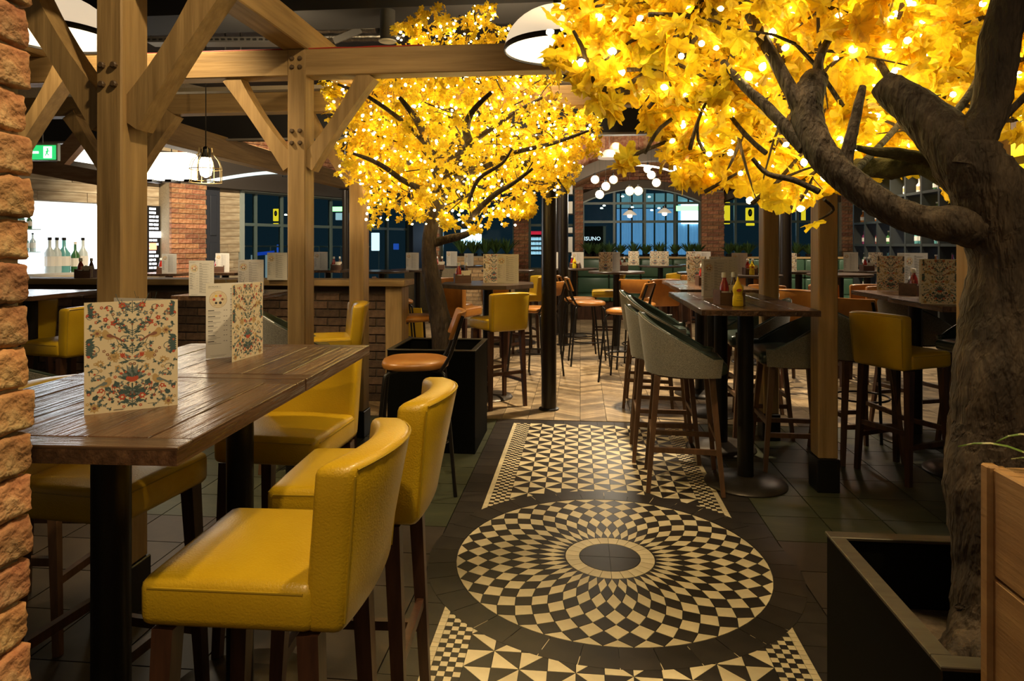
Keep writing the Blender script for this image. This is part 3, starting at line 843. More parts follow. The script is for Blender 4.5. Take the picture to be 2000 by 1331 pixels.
# hatch: backlit bar recess
hat=O('window_1',None,None,(W0.x,W0.y,0),phi,kind='structure')
b=B(); b.box(S0,S1,.62,.66,.9,2.1); P('backlit_panel',b,M('backlit_panel_emit',(.8,.85,.9),.5,emit=(.86,.93,1.0),es=5.5),hat)
b=B(); b.box(S0,S1,.05,.64,.99,1.03); P('hatch_counter',b,M('pale_counter',(.5,.48,.45),.3),hat)
b=B(); b.box(S0,S1,.05,.64,1.98,2.02); P('head_board',b,plk,hat)
b=B(); b.box(S1-.03,S1+.02,.02,.64,1.0,1.98); P('side_jamb',b,plk,hat)
for zz in(1.30,1.6):
    b=B(); b.box(sx(60),sx(110),.40,.55,zz,zz+.015); P('glass_shelf',b,M('shelf_glass',(.35,.5,.52),.2),hat)
# menu board
b=B(); b.box(S1+.02,S2,.0,.05,1.0,1.98); mb2=P('board_panel',b,M('screen_black',(.01,.01,.012),.3),hat)
b=B(); rr=random.Random(2)
for k in range(16):
    zz=1.92-k*.058
    x=S1+.05
    if k in(6,7): 
        if k==6: b.box(x,x+.16,-.004,0,zz-.06,zz+.03); b.box(x+.2,S2-.04,-.004,0,zz-.06,zz+.03)
        continue
    while x<S2-.06: l=rr.uniform(.03,.1); b.box(x,min(x+l,S2-.03),-.004,0,zz,zz+.03); x+=l+.015
P('lit_menu_lines',b,M('screen_text_emit',(.8,.9,1),.5,emit=(.85,.93,1),es=4),mb2)
b=B(); b.box(S1+.05,S2-.06,-.006,0,1.33,1.43); P('lit_red_box',b,M('screen_red_emit',(.9,.2,.1),.5,emit=(1,.25,.12),es=3),mb2)
# brick pier with visible right return
pr=thing('brick_pier','red brick pier beside the lit menu board on the left wall','pillar',(W0.x,W0.y,0),phi)
b=B(); b.box(S2+.01,S3-.01,-.27,.05,0,2.32); P('mortar_core',b,mortar,pr)
brickrun(pr,S2,S3,0.45,2.32,-.28,D=.06,seed=3,limit=150)
# navy door with panels
navy=M('navy_paint',(.028,.032,.045),.45)
dr=O('door_1',None,None,(W0.x,W0.y,0),phi,kind='structure')
b=B(); b.box(S3,S4,-.02,.05,0,2.32); P('door_leaf',b,navy,dr)
for z0,z1 in((.15,.8),(.9,1.45),(1.55,2.2)):
    for q in(0,1):
        a=S3+.06+q*(S4-S3-.06)/2; c=a+(S4-S3-.18)/2
        b=B(); b.box(a,c,-.035,-.02,z0,z1,bev=.008,seg=1); P('door_panel',b,navy,dr)
# glazed window run
teal=M('teal_grey_frame',(.10,.145,.14),.4); steelw=M('pale_frame',(.35,.40,.38),.4)
glz=M('window_glass',(.6,.75,.78),.03,trans=1,ior=1.02,spec=.6)
def glazing(name,loc,rot,x0,x1,z0,z1,vs,hs,fr=teal,w=.05,arch=None):
    g=O(name,None,None,loc,rot,kind='structure')
    b=B(); b.box(x0,x1,.09,.098,z0,z1+(.3 if arch else 0)); P('glass_pane',b,glz,g)
    for x in [x0,x1]+vs:
        b=B(); b.box(x-w/2,x+w/2,.06,.13,z0,z1+(.32 if arch and x not in(x0,x1) else 0)); P('window_mullion',b,fr,g)
    for z in [z0,z1]+hs:
        b=B(); b.box(x0,x1,.065,.125,z-w/2,z+w/2); P('window_transom',b,fr,g)
    return g
glazing('window_2',(W0.x,W0.y,0),phi,S5+.02,S6-.02,.35,2.30,[sx(505),sx(556),sx(598),sx(652),sx(700),sx(762)],[1.75])
b=B(); b.box(S5,S6,-.0,.2,2.30,2.34); b.box(S5-.02,S5+.06,-.0,.12,.3,2.3); P('trim_1',b,steelw,loc=(W0.x,W0.y,0),rot=phi,kind='structure')
b=B(); b.box(S6,LEN,-.05,.15,0,2.32,bev=.01,seg=1); P('navy_pilaster',b,M('navy_blue_paint',(.05,.075,.13),.5),label='navy blue panelled pilaster at the right end of the left windows',cat='pilaster',loc=(W0.x,W0.y,0),rot=phi)
# --- back wall at Y=14.2 ---
BY=14.2
wb=O('wall_back',None,None,(0,BY,0),kind='structure')
def bx(px): return onY(px,BY)
def bz(px,py): return zY(px,py,BY)
b=B()
b.box(bx(790),bx(1130),.1,.3,2.55,3.95); b.box(bx(1110),bx(2100),.12,.3,2.95,3.95)
b.box(bx(790),bx(2100),.0,.3,0,.9); P('backing',b,mortar,wb)
brickrun(wb,bx(1100),bx(1700),2.60,3.75,.0,D=.1,single=False,seed=5)
def pier(n,px0,px1,z1,lab,mat=brick_m,z0=0,singles=True):
    t=thing('brick_pier',lab,'pillar',(0,BY,0))
    a,c=bx(px0),bx(px1)
    b=B(); b.box(a+.01,c-.01,-.13,.1,z0,z1); P('mortar_core',b,mortar,t)
    brickrun(t,a,c,max(z0,.6),z1,-.15,D=.06,seed=n,single=singles,limit=140,mat=mat)
pier(21,838,861,2.6,'narrow brick pier behind the trunk of the farther tree')
pier(22,1005,1033,2.6,'brick pier between the dark window and the drinks fridge')
pier(23,1122,1139,2.6,'slim brick pier at the left side of the arched window')
pier(24,1368,1412,2.5,'broad brick pier right of the arched window')
pier(25,1640,1664,2.6,'brick pier beside the bottle shelving')
# arched window opening
ax0,ax1=bx(1139),bx(1368); azs=2.27; azp=2.56
def archz(x,x0,x1,zs,zp): t=(x-x0)/(x1-x0)*2-1; return zs+(zp-zs)*(1-t*t)
glazing('window_3',(0,BY,0),0,ax0,ax1,.9,azs,[bx(1200),bx(1260),bx(1319)],[bz(1250,433)],arch=1)
def archhead(name,x0,x1,zs,zp,y0,y1,ztop,mat,n=24,par=None):
    b=B()
    for i in range(n):
        a=x0+(x1-x0)*i/n;c=x0+(x1-x0)*(i+1)/n; za,zc=archz(a,x0,x1,zs,zp),archz(c,x0,x1,zs,zp)
        b.add([(a,y0,za),(c,y0,zc),(c,y0,ztop),(a,y0,ztop),(a,y1,za),(c,y1,zc),(c,y1,ztop),(a,y1,ztop)],[(0,1,2,3),(4,7,6,5),(0,4,5,1),(3,2,6,7),(0,3,7,4),(1,5,6,2)])
    return P(name,b,mat,par)
greyrib=M('grey_brown_rib',(.10,.075,.055),.6)
def archband(name,x0,x1,zs,zp,y0,y1,th,mat,n=24,par=None):
    b=B();vs=[];fs=[]
    for i in range(n+1):
        x=x0+(x1-x0)*i/n; z=archz(x,x0,x1,zs,zp)
        for y,zz in((y0,z),(y1,z),(y1,z+th),(y0,z+th)): vs.append((x,y,zz))
    for i in range(n):
        for k in range(4): fs.append((i*4+k,i*4+(k+1)%4,(i+1)*4+(k+1)%4,(i+1)*4+k))
    b.add(vs,fs); return P(name,b,mat,par,smooth=40)
archhead('arch_brick_head',ax0,ax1,azs,azp,.14,.30,3.0,brick_m,par=wb)
archband('arch_rib',ax0-.12,ax1+.12,azs-.02,azp+.02,-.05,.12,.16,greyrib,par=wb)
archband('arch_window_frame',ax0,ax1,azs,azp,.03,.10,.04,steelw,par=wb)
archband('arch_rib',bx(1412)-.1,bx(1645),2.24,2.52,-.05,.12,.16,greyrib,par=wb)
archhead('arch_brick_head',bx(1412),bx(1645),2.24,2.52,.14,.30,3.0,brick_m,par=wb)
glazing('window_4',(0,BY,0),0,bx(1412),bx(1640),.9,2.24,[bx(1438),bx(1500),bx(1560)],[bz(1500,433)],arch=1)
glazing('window_5',(0,BY,0),0,bx(862),bx(1005),.9,2.6,[bx(1003)],[])
glazing('window_6',(0,BY,0),0,bx(1034),bx(1122),.9,2.6,[bx(1060)],[bz(1045,440)])
# front arch with vaulted soffit at Y=12
FA=12.0
vf=O('trim_2',None,None,(0,FA,0),kind='structure')
fx0,fx1=onY(1108,FA),onY(1452,FA)
archband('vault_rib',fx0,fx1,2.42,2.86,-.1,.12,.20,greyrib,par=vf,n=32)
archhead('vault_brick_face',fx0,fx1,2.62,3.05,-.02,.10,3.9,brick_m,par=vf,n=32)
archband('vault_soffit',fx0,fx1,2.50,2.94,.12,2.1,.06,brick_m,par=vf,n=32)
archband('cove_light_strip',fx0+.3,fx0+2.0,2.62,2.80,.13,.17,.03,M('warm_cove_emit',(1,.9,.7),.5,emit=(1,.86,.62),es=3),par=vf)
b=B(); b.box(bx(1100),fx0,-.1,.1,0+2.42,3.9); b.box(fx1,fx1+3.2,-.1,.1,2.55,3.9); P('header_wall',b,brick_m,vf)
# green booth bench with planter shelf
grnb=M('bottle_green_leather',(.035,.075,.04),.4,c2=(.045,.09,.05),ns=(4,4,4),coat=.15)
bo=thing('booth_bench','long dark green leather booth under the rear windows','bench',(0,13.25,0))
x=onY(1128,13.25); k=0
while x<onY(1640,13.25):
    b=B(); b.box(x,x+.60,.0,.14,.78,1.13,bev=.03,seg=2); P('back_cushion',b,grnb,bo,smooth=50)
    b=B(); b.box(x,x+.60,.0,.14,.46,.775,bev=.03,seg=2); P('back_cushion',b,grnb,bo,smooth=50)
    b=B(); b.box(x,x+.60,-.5,.0,.34,.47,bev=.03,seg=2); P('seat_cushion',b,grnb,bo,smooth=50)
    x+=.61
b=B(); b.box(onY(1128,13.25),x,-.46,.14,0,.34); P('plinth',b,dkwood,bo)
b=B(); b.box(onY(1128,13.25),x,.14,.5,0,1.14); P('planter_box',b,dkwood,bo)
b=B(); b.box(onY(1128,13.25),x,.10,.52,1.14,1.175); P('capping_board',b,oak('x'),bo)
# brick planter wall left
pw_=thing('brick_planter_wall','low pale brick planter wall below the dark centre window','planter',(0,12.6,0))
a,c=onY(888,12.6),onY(1003,12.6)
b=B(); b.box(a+.01,c-.01,.06,.4,0,1.19); P('mortar_core',b,mortar,pw_)
brickrun(pw_,a,c,.2,1.2,.05,D=.05,seed=31,mat=M('brick_pale',(.38,.22,.10),.85,c2=(.5,.34,.18),ns=(20,20,20),isl=.25,bump=.004),limit=120)
# --- plants along the shelf ---
leafg=M('fern_green',(.05,.11,.028),.5,c2=(.10,.19,.06),ns=(9,9,9),isl=.3,transl=.3)
def fern(h,n,seed,broad=False):
    r=random.Random(seed); t=thing('potted_fern','x','plant')
    b=B(); b.lathe([(.05,0),(.07,.09),(.065,.09),(.06,.07)],n=12); P('pot',b,blk,t)
    b=B()
    for i in range(n):
        a=r.uniform(0,2*PI); l=h*r.uniform(.7,1.1); lean=r.uniform(.25,1.0); wd=.012*(1.8 if broad else 1)
        prev=None;vs=[];fs=[]
        for k in range(6):
            q=k/5; rad=l*lean*q; z=.07+l*(q-.35*lean*q*q); ww=wd*math.sin(PI*min(1,q*.9+.08))
            c_=Vector((rad*math.cos(a),rad*math.sin(a),z)); p_=Vector((-math.sin(a),math.cos(a),0))*ww
            vs+=[c_-p_,c_+p_]
        for k in range(5): fs.append((2*k,2*k+1,2*k+3,2*k+2))
        b.add(vs,fs)
    o=P('fronds',b,leafg,t); return t
f1=fern(.30,70,1); f2=fern(.25,44,2,True)
PLW=['far left end','second from the left','third from the left','fourth from the left','fifth from the left','sixth from the left','seventh from the left']
k=0
names=['by the left end of the arched window','below the first mullion of the arched window','left of the middle of the arched window','at the middle of the arched window','right of the middle of the arched window','below the last mullion of the arched window','against the broad pier','just right of the broad pier','below the first pane of the right window','between the two right posts','left of the dark round column','right of the dark round column','behind the nearer right post','beside the pier by the bottle shelves']
for px,nm in zip((1150,1166,1190,1212,1238,1262,1290,1318,1346,1362,1424,1442,1462,1520,1556,1580,1622),names+['third from its right end','second from its right end','at its right end']):
    x=onY(px,13.57)
    place(f1 if k%2==0 else f2,x,13.57,R.uniform(0,6),'green leafy plant on the booth shelf '+nm,z=1.14,group='plants on the booth shelf'); k+=1
for px,nm in ((902,'under the bright screen'),(925,'at the middle of the brick planter'),(948,'with tall pointed fronds'),(968,'right of the tall fronds'),(990,'next to the brick pier')):
    x=onY(px,12.8); o=place(f1,x,12.8,R.uniform(0,6),'green fern on the pale brick planter '+nm,z=1.13,group='ferns on the brick planter'); o.scale=(1.1,1.1,1.25)
for px in(1095,):
    o=place(f1,onY(px,13),13,1,'dark fern in front of the drinks fridge',z=1.0)
# --- outside: night concourse behind the glass ---
nite=M('night_concourse',(.008,.018,.026),.5,emit=(.015,.05,.075),es=.2)  # dim blue emission on plain backdrop walls stands for light outside
b=B(); b.box(-14,14,20,20.1,-.2,6); b.box(-14,-13.9,8,20,-.2,6); o=P('trim_3',b,nite,kind='structure')
bl=thing('lit_glass_facade','blue-white rain-streaked lit facade outside the arched window','facade',(0,18,0))
fac=M('facade_emit',(.1,.2,.3),.4,c2=(.3,.5,.6),ns=(14,1,1.2),emit=(.10,.26,.48),es=.9)
b=B(); b.box(onY(1205,18),onY(1375,18),0,.1,1.15,2.35); P('glass_panels',b,fac,bl)
b=B(); b.box(onY(1205,18),onY(1375,18),-.02,.08,2.38,2.75); P('upper_glass',b,M('facade_emit2',(.2,.4,.45),.5,emit=(.16,.34,.40),es=.6),bl)
b=B(); b.box(onY(1330,18),onY(1372,18),-.06,-.02,1.95,2.5); P('bright_lamp_glow',b,M('cool_lamp_emit',(.8,.9,1),.5,emit=(.75,.92,1),es=5),bl)
for i in range(8):
    x=onY(1212+i*22,18); b=B(); b.box(x-.02,x+.02,-.05,0,1.0,2.75); P('facade_mullion',b,teal,bl)
def signbox(name,px0,px1,py0,py1,Y,mat,label,cat='sign',th=.06,marks=None):
    t=thing(name,label,cat,(0,Y,0))
    x0,x1=onY(px0,Y),onY(px1,Y); z0=zY((px0+px1)/2,py1,Y); z1=zY((px0+px1)/2,py0,Y)
    b=B(); b.box(x0,x1,0,th,z0,z1,bev=min(.01,(z1-z0)/5),seg=1); o=P('sign_panel',b,mat,t); return t,x0,x1,z0,z1
yem=M('yellow_sign_emit',(.9,.65,.02),.5,emit=(1,.68,.02),es=.95); gem=M('green_sign_emit',(.3,.9,.2),.5,emit=(.35,1,.28),es=3)
def pict(t,x0,x1,z0,z1,f=(.5,.62)):
    cx=(x0+x1)/2+(x1-x0)*(f[0]-.5); cz=z0+(z1-z0)*f[1]; s=(x1-x0)*.32
    b=B(); b.prism([(s*math.cos(2*PI*i/14)*.8,s*1.5*math.sin(2*PI*i/14)) for i in range(14)],0,.006); b.tf(Matrix.Translation((cx,-.001,cz))@Matrix.Rotation(PI/2,4,'X')); P('pictogram',b,ink,t)
    b=B(); b.box(cx-s*.35,cx+s*.35,-.012,-.007,cz-s*.6,cz+s*.1); b.box(cx-s*.1,cx+s*.5,-.012,-.007,cz+.1*s,cz+s*.7); P('pictogram_stripe',b,cardw,t)
for (a,c,d,e,Y,l) in((533,544,408,432,16,'yellow hanging airport sign with black round pictogram outside the left window'),(533,544,436,441,16,'thin yellow strip under the left yellow sign'),
    (1457,1473,406,432,17,'yellow hanging airport sign with black pictogram left of the right posts'),(1458,1474,436,441,17,'thin yellow strip under the right yellow sign'),
    (1415,1426,395,438,16,'bright yellow banner beside the broad brick pier'),(1566,1574,400,434,17,'narrow yellow banner between the two right posts')):
    t,x0,x1,z0,z1=signbox('hanging_sign',a,c,d,e,Y,yem,l)
    if 'picto' in l: pict(t,x0,x1,z0,z1)
signbox('lit_green_sign',641,670,404,413,15.5,gem,'glowing green sign bar hanging outside the left window')
signbox('lit_green_sign',1320,1368,402,412,16.5,gem,'glowing green sign bar behind the arched window')
signbox('blue_notice',540,550,478,494,14.5,M('blue_sign',(.03,.10,.42),.5,emit=(.02,.09,.5),es=.7),'small blue notice on a rail outside the left window')
signbox('blue_notice',768,778,476,488,15.5,MC['blue_sign'],'small blue notice outside, right of the third oak post')
signbox('lit_screen',900,940,448,479,15.5,M('screen_white_emit',(.8,.9,1),.5,emit=(.62,.82,1),es=5),'bright white-blue screen behind the dark centre window','screen')
signbox('white_lit_panel',725,740,455,490,15.2,M('soft_white_emit',(.8,.9,1),.5,emit=(.7,.85,.95),es=1.6),'tall white lit panel outside the left window','panel')
signbox('white_lit_panel',1630,1638,412,480,16.5,MC['soft_white_emit'],'tall narrow white lit panel left of the shelving pier','panel')
signbox('white_banner',655,705,416,430,16,M('pale_glow_emit',(.5,.6,.7),.5,emit=(.42,.55,.65),es=.8),'pale lit ceiling band outside behind the oak posts','panel')
# black box sign with lettering
t,x0,x1,z0,z1=signbox('shop_sign',1120,1178,442,505,15.6,M('sign_black',(.006,.006,.006),.6),'black shop sign with white letters outside the arched window','sign')
me=textmesh('ISUNO',.125); me.materials.append(M('letter_emit',(.8,.85,.9),.5,emit=(.8,.9,1),es=1.5))
O('lettering',me,t,(onY(1141,15.6),-.012,zY(1150,470,15.6)),(PI/2,0,0))
b=B(); b.box(x1,x1+.06,-.02,.05,z0,z1); P('sign_post',b,steelw,t)
# drinks fridge
t,x0,x1,z0,z1=signbox('drinks_fridge',1036,1059,452,500,14.45,M('fridge_body',(.02,.02,.02),.4),'glass-door drinks fridge with a red header','fridge',th=.3)
b=B(); b.box(x0,x1,-.02,-.004,z1-.07,z1); P('red_header',b,M('red_emit',(.7,.02,.04),.5,emit=(.8,.02,.05),es=.8),t)
b=B(); rr=random.Random(1)
for j in range(4):
    for i in range(7): 
        x=x0+.015+i*(x1-x0-.03)/7; z=z0+.03+j*.10; b.lathe([(.011,0),(.012,.04),(.006,.06),(.006,.07)],(x+.014,-.012,z),n=6)
o=P('chilled_bottles',b,M('cool_bottle_emit',(.6,.75,.8),.4,emit=(.5,.75,.9),es=1.1,isl=.4),t); o['kind']='stuff'
# rails and stanchions outside left window
rl=thing('glass_balustrade','pale steel balustrade rail outside the left windows','railing')
p0=at(474,13.2,481);p1=at(566,14.5,482);p2=at(740,17,482)
b=B(); b.tube([p0,p1,p2],.018,6); P('top_rail',b,steelw,rl)
for k in range(7):
    p=p0.lerp(p2,k/6); b=B(); b.tube([(p.x,p.y,0),tuple(p)],.015,6); P('post',b,steelw,rl)
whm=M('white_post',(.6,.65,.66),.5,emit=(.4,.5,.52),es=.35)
for k,(px,lab) in enumerate(((492,'first'),(520,'second'),(538,'third'),(549,'fourth'))):
    p=at(px,12.3); t=thing('queue_post','white queue barrier post outside the left window, '+lab+' from the left','barrier post',p)
    b=B(); b.tube([(0,0,0),(0,0,1.22)],.02,8); P('pole',b,whm,t); b=B(); b.lathe([(.12,0),(.12,.015),(.03,.03)],n=14); P('base_disc',b,whm,t)
pa,pb_=at(497,12.3,497),at(536,12.3,493); b=B(); b.bar(pa,pb_,.01,.06); o=P('barrier_tape',b,M('blue_tape',(.02,.09,.55),.5,emit=(.01,.07,.6),es=.5),label='blue queue tape stretched between white posts outside',cat='tape')
# small lights outside = lamps seen in the glass
dl=M('downlight_emit',(1,.95,.85),.5,emit=(1,.93,.8),es=9)
for i,(px,py,Y,l) in enumerate(((1216,384,16,'above the left dome pendant'),(1268,385,16,'at the top of the arched window'),(1180,402,16,'upper left pane of the arched window'),(1175,407,16,'just below the upper left spotlight'),(1235,405,16,'between the two dome pendants'),(1287,407,16,'right of the middle mullion'),(1273,411,16,'low right of the middle mullion'),(558,420,15,'beside the yellow sign, left window'))):
    t=thing('spotlight','tiny recessed spotlight outside, '+l,'spotlight',(onY(px,Y),Y,zY(px,py,Y)),group='outdoor spotlights')
    b=B(); b.lathe([(.03,-.01),(.035,0),(.02,.02)],n=10); P('lens',b,dl,t)
# --- steel beam, ceiling services ---
stl=M('dark_steel_beam',(.014,.011,.009),.5)
def beamY(name,Y,px0,px1,py0,py1,th,mat,lab,cat='beam',kind=None):
    x0,x1=onY(px0,Y),onY(px1,Y); z1=zY(500,py0,Y); z0=zY(500,py1,Y)
    b=B(); b.box(x0,x1,0,th,z0,z1); o=P(name,b,mat,loc=(0,Y,0),kind=kind)
    if lab: o['label']=lab;o['category']=cat
    return o
beamY('steel_beam',7.2,-60,1500,225,270,.25,stl,'deep dark steel beam crossing the room behind the oak frames')
beamY('beam_edge_strip',7.15,-60,1500,270,274,.04,M('pale_edge',(.22,.19,.16),.5),'pale lower edge strip of the dark steel beam','trim')
beamY('ceiling_bulkhead',5.4,-40,1300,-150,24,.5,ceilm,'black ceiling bulkhead at the top of the view','bulkhead')
beamY('ceiling_batten',6.0,250,1290,26,42,.06,M('cream_batten',(.50,.40,.26),.6),'cream ceiling batten under the black bulkhead','batten')
beamY('ceiling_batten',6.9,300,1350,168,176,.1,M('cream_batten2',(.30,.23,.14),.6),'thin timber batten behind the cross beams','batten')
duct=M('silver_duct',(.35,.32,.28),.28,metal=.9,c2=(.25,.22,.18),ns=(40,8,8),bump=.01)
t=thing('air_duct','silver foil air duct above the second oak post','duct'); p=at(560,7.5,50);q=at(735,7.5,52)
b=B(); b.tube([p+(q-p)*i/12 for i in range(13)],[.075+.006*(i%2) for i in range(13)],12); P('foil_tube',b,duct,t,smooth=50)
p=at(600,7.9,72);q=at(790,7.9,70); b=B(); b.tube([p+(q-p)*i/12 for i in range(13)],[.06+.006*(i%2) for i in range(13)],12); P('foil_tube',b,duct,t,smooth=50)
tray=M('galvanised_tray',(.22,.20,.18),.4,metal=.6)
t=thing('cable_tray','galvanised cable tray under the ceiling above the oak cross beam','cable tray')
p=at(295,6.6,86);q=at(560,6.6,86)
b=B(); b.bar(p,q,.16,.012); b.bar(p+Vector((0,-.08,.02)),q+Vector((0,-.08,.02)),.006,.05); P('tray_channel',b,tray,t)
b=B()
for i in range(22): c_=p.lerp(q,(i+.5)/22); b.box(c_.x-.018,c_.x+.018,c_.y-.095,c_.y-.086,c_.z+.01,c_.z+.024)
o=P('tray_slots',b,ceilm,t)
for q_ in(p,q): b=B(); b.tube([tuple(q_),(q_.x,q_.y,3.9)],.006,5); P('hanger_rod',b,tray,t)
p=at(652,6.2,80);q=at(705,6.2,58); b=B(); b.bar(p,q,.02,.06); P('angled_bracket',b,tray,t)
t=thing('cable_bundle','red and grey cables lying on the oak cross beam','cables')
for k,(dz,m_) in enumerate(((0,M('red_cable',(.35,.03,.02),.5)),(.015,tray),(.03,blk))):
    b=B(); pts=[Vector((-2.8+1.9*i/14,3.83+k*.03,2.546+.004*abs(math.sin(i*1.7+k)))) for i in range(15)]; b.tube(pts,.006,5); P('cable',b,m_,t)
t=thing('conduit','grey conduit hangers beneath the dark ceiling','conduit')
for px in(330,380,440,470,800):
    p=at(px,6.9,40); b=B(); b.tube([(p.x,p.y,3.9),(p.x,p.y,3.1)],.008,6); P('hanger_rod',b,tray,t)
p=at(290,7.3,48);q=at(560,7.3,48); b=B(); b.tube([p,q],.02,7); P('pipe',b,M('maroon_pipe',(.05,.025,.02),.5),t)
# recessed downlight
t=thing('surface_downlight','white-rimmed cylindrical downlight left of the tree top','light',at(757,5.6,82))
b=B(); b.lathe([(.04,.005),(.07,0),(.075,.008),(.06,.02)],n=24); P('rim',b,M('white_rim',(.6,.57,.5),.4),t,smooth=40)
b=B(); b.lathe([(.062,.02),(.062,.85)],n=20); P('can',b,M('grey_can',(.06,.055,.05),.5),t,smooth=40)
b=B(); b.lathe([(.04,.01),(.01,.03)],n=16); P('lens',b,M('dim_lens',(.3,.25,.18),.5),t)
# exit sign
t=thing('exit_sign','green emergency exit sign with white arrow and running figure','sign',(at(80,7.0).x,at(80,7.0).y,0),TH)
z0,z1=CH+(479-312)*7/F,CH+(479-284)*7/F; wx=.155
b=B(); b.box(-wx-.02,wx+.015,0,.05,z0-.01,z1+.02,bev=.004,seg=1); P('housing',b,M('pale_housing',(.4,.42,.32),.4),t)
b=B(); b.box(-wx,wx-.0,-.004,0,z0,z1); P('green_face',b,M('exit_green_emit',(.03,.5,.15),.5,emit=(.03,.62,.16),es=1.0),t)
we=M('exit_white_emit',(.9,1,.9),.5,emit=(.85,1,.88),es=1.6)
b=B(); b.box(.03,.115,-.008,-.004,z0+.015,z1-.012); P('door_pictogram',b,we,t)
ge=MC['exit_green_emit']; zc=(z0+z1)/2
b=B(); b.lathe([(.009,0),(.009,.004)],n=10); b.tf(Matrix.Translation((.075,-.009,zc+.034))@Matrix.Rotation(PI/2,4,'X')); 
b.bar((.078,-.010,zc+.024),(.066,-.010,zc-.006),.002,.016); b.bar((.066,-.010,zc-.006),(.088,-.010,zc-.03),.002,.009); b.bar((.066,-.010,zc-.006),(.05,-.010,zc-.034),.002,.009); b.bar((.076,-.010,zc+.02),(.055,-.010,zc+.006),.002,.007); b.bar((.078,-.010,zc+.02),(.098,-.010,zc+.008),.002,.007)
P('running_figure',b,ge,t)
b=B(); c_=[(-.14,0),(-.10,.04),(-.085,.04),(-.11,.012),(-.02,.012),(-.02,-.012),(-.11,-.012),(-.085,-.04),(-.10,-.04)]
n=len(c_); b.add([(x,-.006,zc+z) for x,z in c_],[tuple(range(n))]); P('arrow_pictogram',b,we,t)
b=B(); b.box(-.004,.004,.02,.03,z1,3.9); P('hanger_rod',b,tray,t)
# ---------------- oak pergola ----------------
ZB0,ZB1=2.384,2.54
def peg(t,x,y,z):
    b=B(); b.lathe([(.013,-.004),(.013,.010),(.009,.014)],n=8); b.tf(Matrix.Translation((x,y,z))@Matrix.Rotation(PI/2,4,'X')); P('oak_peg',b,M('dark_peg',(.10,.06,.03),.6),t)
def brace(name,par,x0,z0,x1,z1,y,th=.10,dp=.085,bow=.05):
    # curved knee brace in the XZ plane from post (x0,z0) up to beam (x1,z1)
    b=B();vs=[];fs=[];n=9; a=Vector((x0,0,z0));c=Vector((x1,0,z1)); d=(c-a).normalized(); nn=Vector((-d.z,0,d.x))
    if (x1>x0): nn=-nn
    nn=Vector((nn.x,0,nn.z))
    for i in range(n+1):
        k=i/n; p=a.lerp(c,k); lo=p+nn*(-dp/2+ -bow*4*k*(1-k)*-.0)+nn*0; 
        o1=p-nn*dp/2+(-nn)*(-bow*.55*4*k*(1-k)); o2=p+nn*dp/2+(-nn)*(-bow*.2*4*k*(1-k))*-1
        for q in(o1,o2):
            vs.append((q.x,y-th/2,q.z)); vs.append((q.x,y+th/2,q.z))
    for i in range(n):
        o=i*4
        for s in((0,1),(1,3),(3,2),(2,0)): fs.append((o+s[0],o+s[1],o+4+s[1],o+4+s[0]))
    fs.append((0,1,3,2)); fs.append((n*4,n*4+2,n*4+3,n*4+1))
    b.add(vs,fs); P(name,b,oak('z'),par,smooth=30)
BZ=.60
def post(x,y,lab,braces=(-1,1),w=.108,dy=.136,base=True,rise=.52,run=.36,bw=.105):
    t=thing('oak_post',lab,'post',(x,y,0),0,'oak posts')
    b=B(); b.box(-w/2,w/2,-dy/2,dy/2,.19 if base else 0,ZB1 if w<.13 else 3.0,bev=.006,seg=1)
    P('post_shaft',b,oak('z'),t)
    if base:
        b=B(); b.box(-w/2-.008,w/2+.008,-dy/2-.008,dy/2+.008,0,.19,bev=.004,seg=1); P('steel_shoe',b,blk,t)
    for s in braces: brace('brace',t,s*(w/2-.01),ZB0-rise,s*(w/2+run),ZB0+.01,0,dp=bw)
    for zz in(ZB0-.32,ZB0-.39,ZB0+.05,ZB0+.10):
        for xx in(-.024,.024): peg(t,xx,-dy/2,zz)
    return t
post(-1.732,2.42,'thick oak post nearest the camera on the left, rising behind the floral menu',w=.102,dy=.155,rise=.52,run=.35,bw=.118)
post(-1.64,3.86,'oak post second from the left, standing past the end of the plank table')
post(-1.62,4.86,'oak post beside the left planter, in front of the low wall end')
post(1.395,4.06,'oak post with dark shoe at the corner of the bar tables on the right')
post(1.36,5.08,'oak post behind the bar tables, with a dark knot near the top')
post(1.42,2.56,'oak post partly hidden behind the near tree trunk',w=.102,dy=.155,rise=.52,run=.35,bw=.118)
post(-3.35,3.62,'oak post hidden behind the brick pillar, its brace showing at the left')
post(-3.46,4.84,'far left oak post behind the thick near post')
def timber(name,x0,x1,y0,y1,z0,z1,ax,lab):
    b=B(); c=((x0+x1)/2,(y0+y1)/2,0); b.box(x0-c[0],x1-c[0],y0-c[1],y1-c[1],z0,z1,bev=.006,seg=1); return P(name,b,oak(ax),loc=c,label=lab,cat='beam')
timber('cross_beam',-5.2,3.6,3.80,3.92,ZB0,ZB1,'x','front oak cross beam spanning from the second post to the right tree')
timber('cross_beam',-5.2,3.6,4.80,4.92,ZB0,ZB1-.01,'x','rear oak cross beam behind the farther tree crown')
timber('cross_beam',-5.2,3.6,2.37,2.49,ZB0,ZB1,'x','oak cross beam above the top edge of the view at the near post')
timber('long_beam',-1.73,-1.58,1.6,4.95,ZB1,ZB1+.16,'y','oak long beam sloping down from the top left to the second post')
timber('long_beam',1.32,1.47,1.9,5.2,ZB1,ZB1+.16,'y','oak long beam over the right posts, hidden by yellow leaves')
timber('long_beam',-3.38,-3.22,2.0,5.0,ZB1,ZB1+.16,'y','oak long beam over the far left posts')
timber('wall_plate_beam',-4.06,-3.90,6.0,12.2,2.36,2.60,'y','long oak beam receding above the left windows with steel hangers')
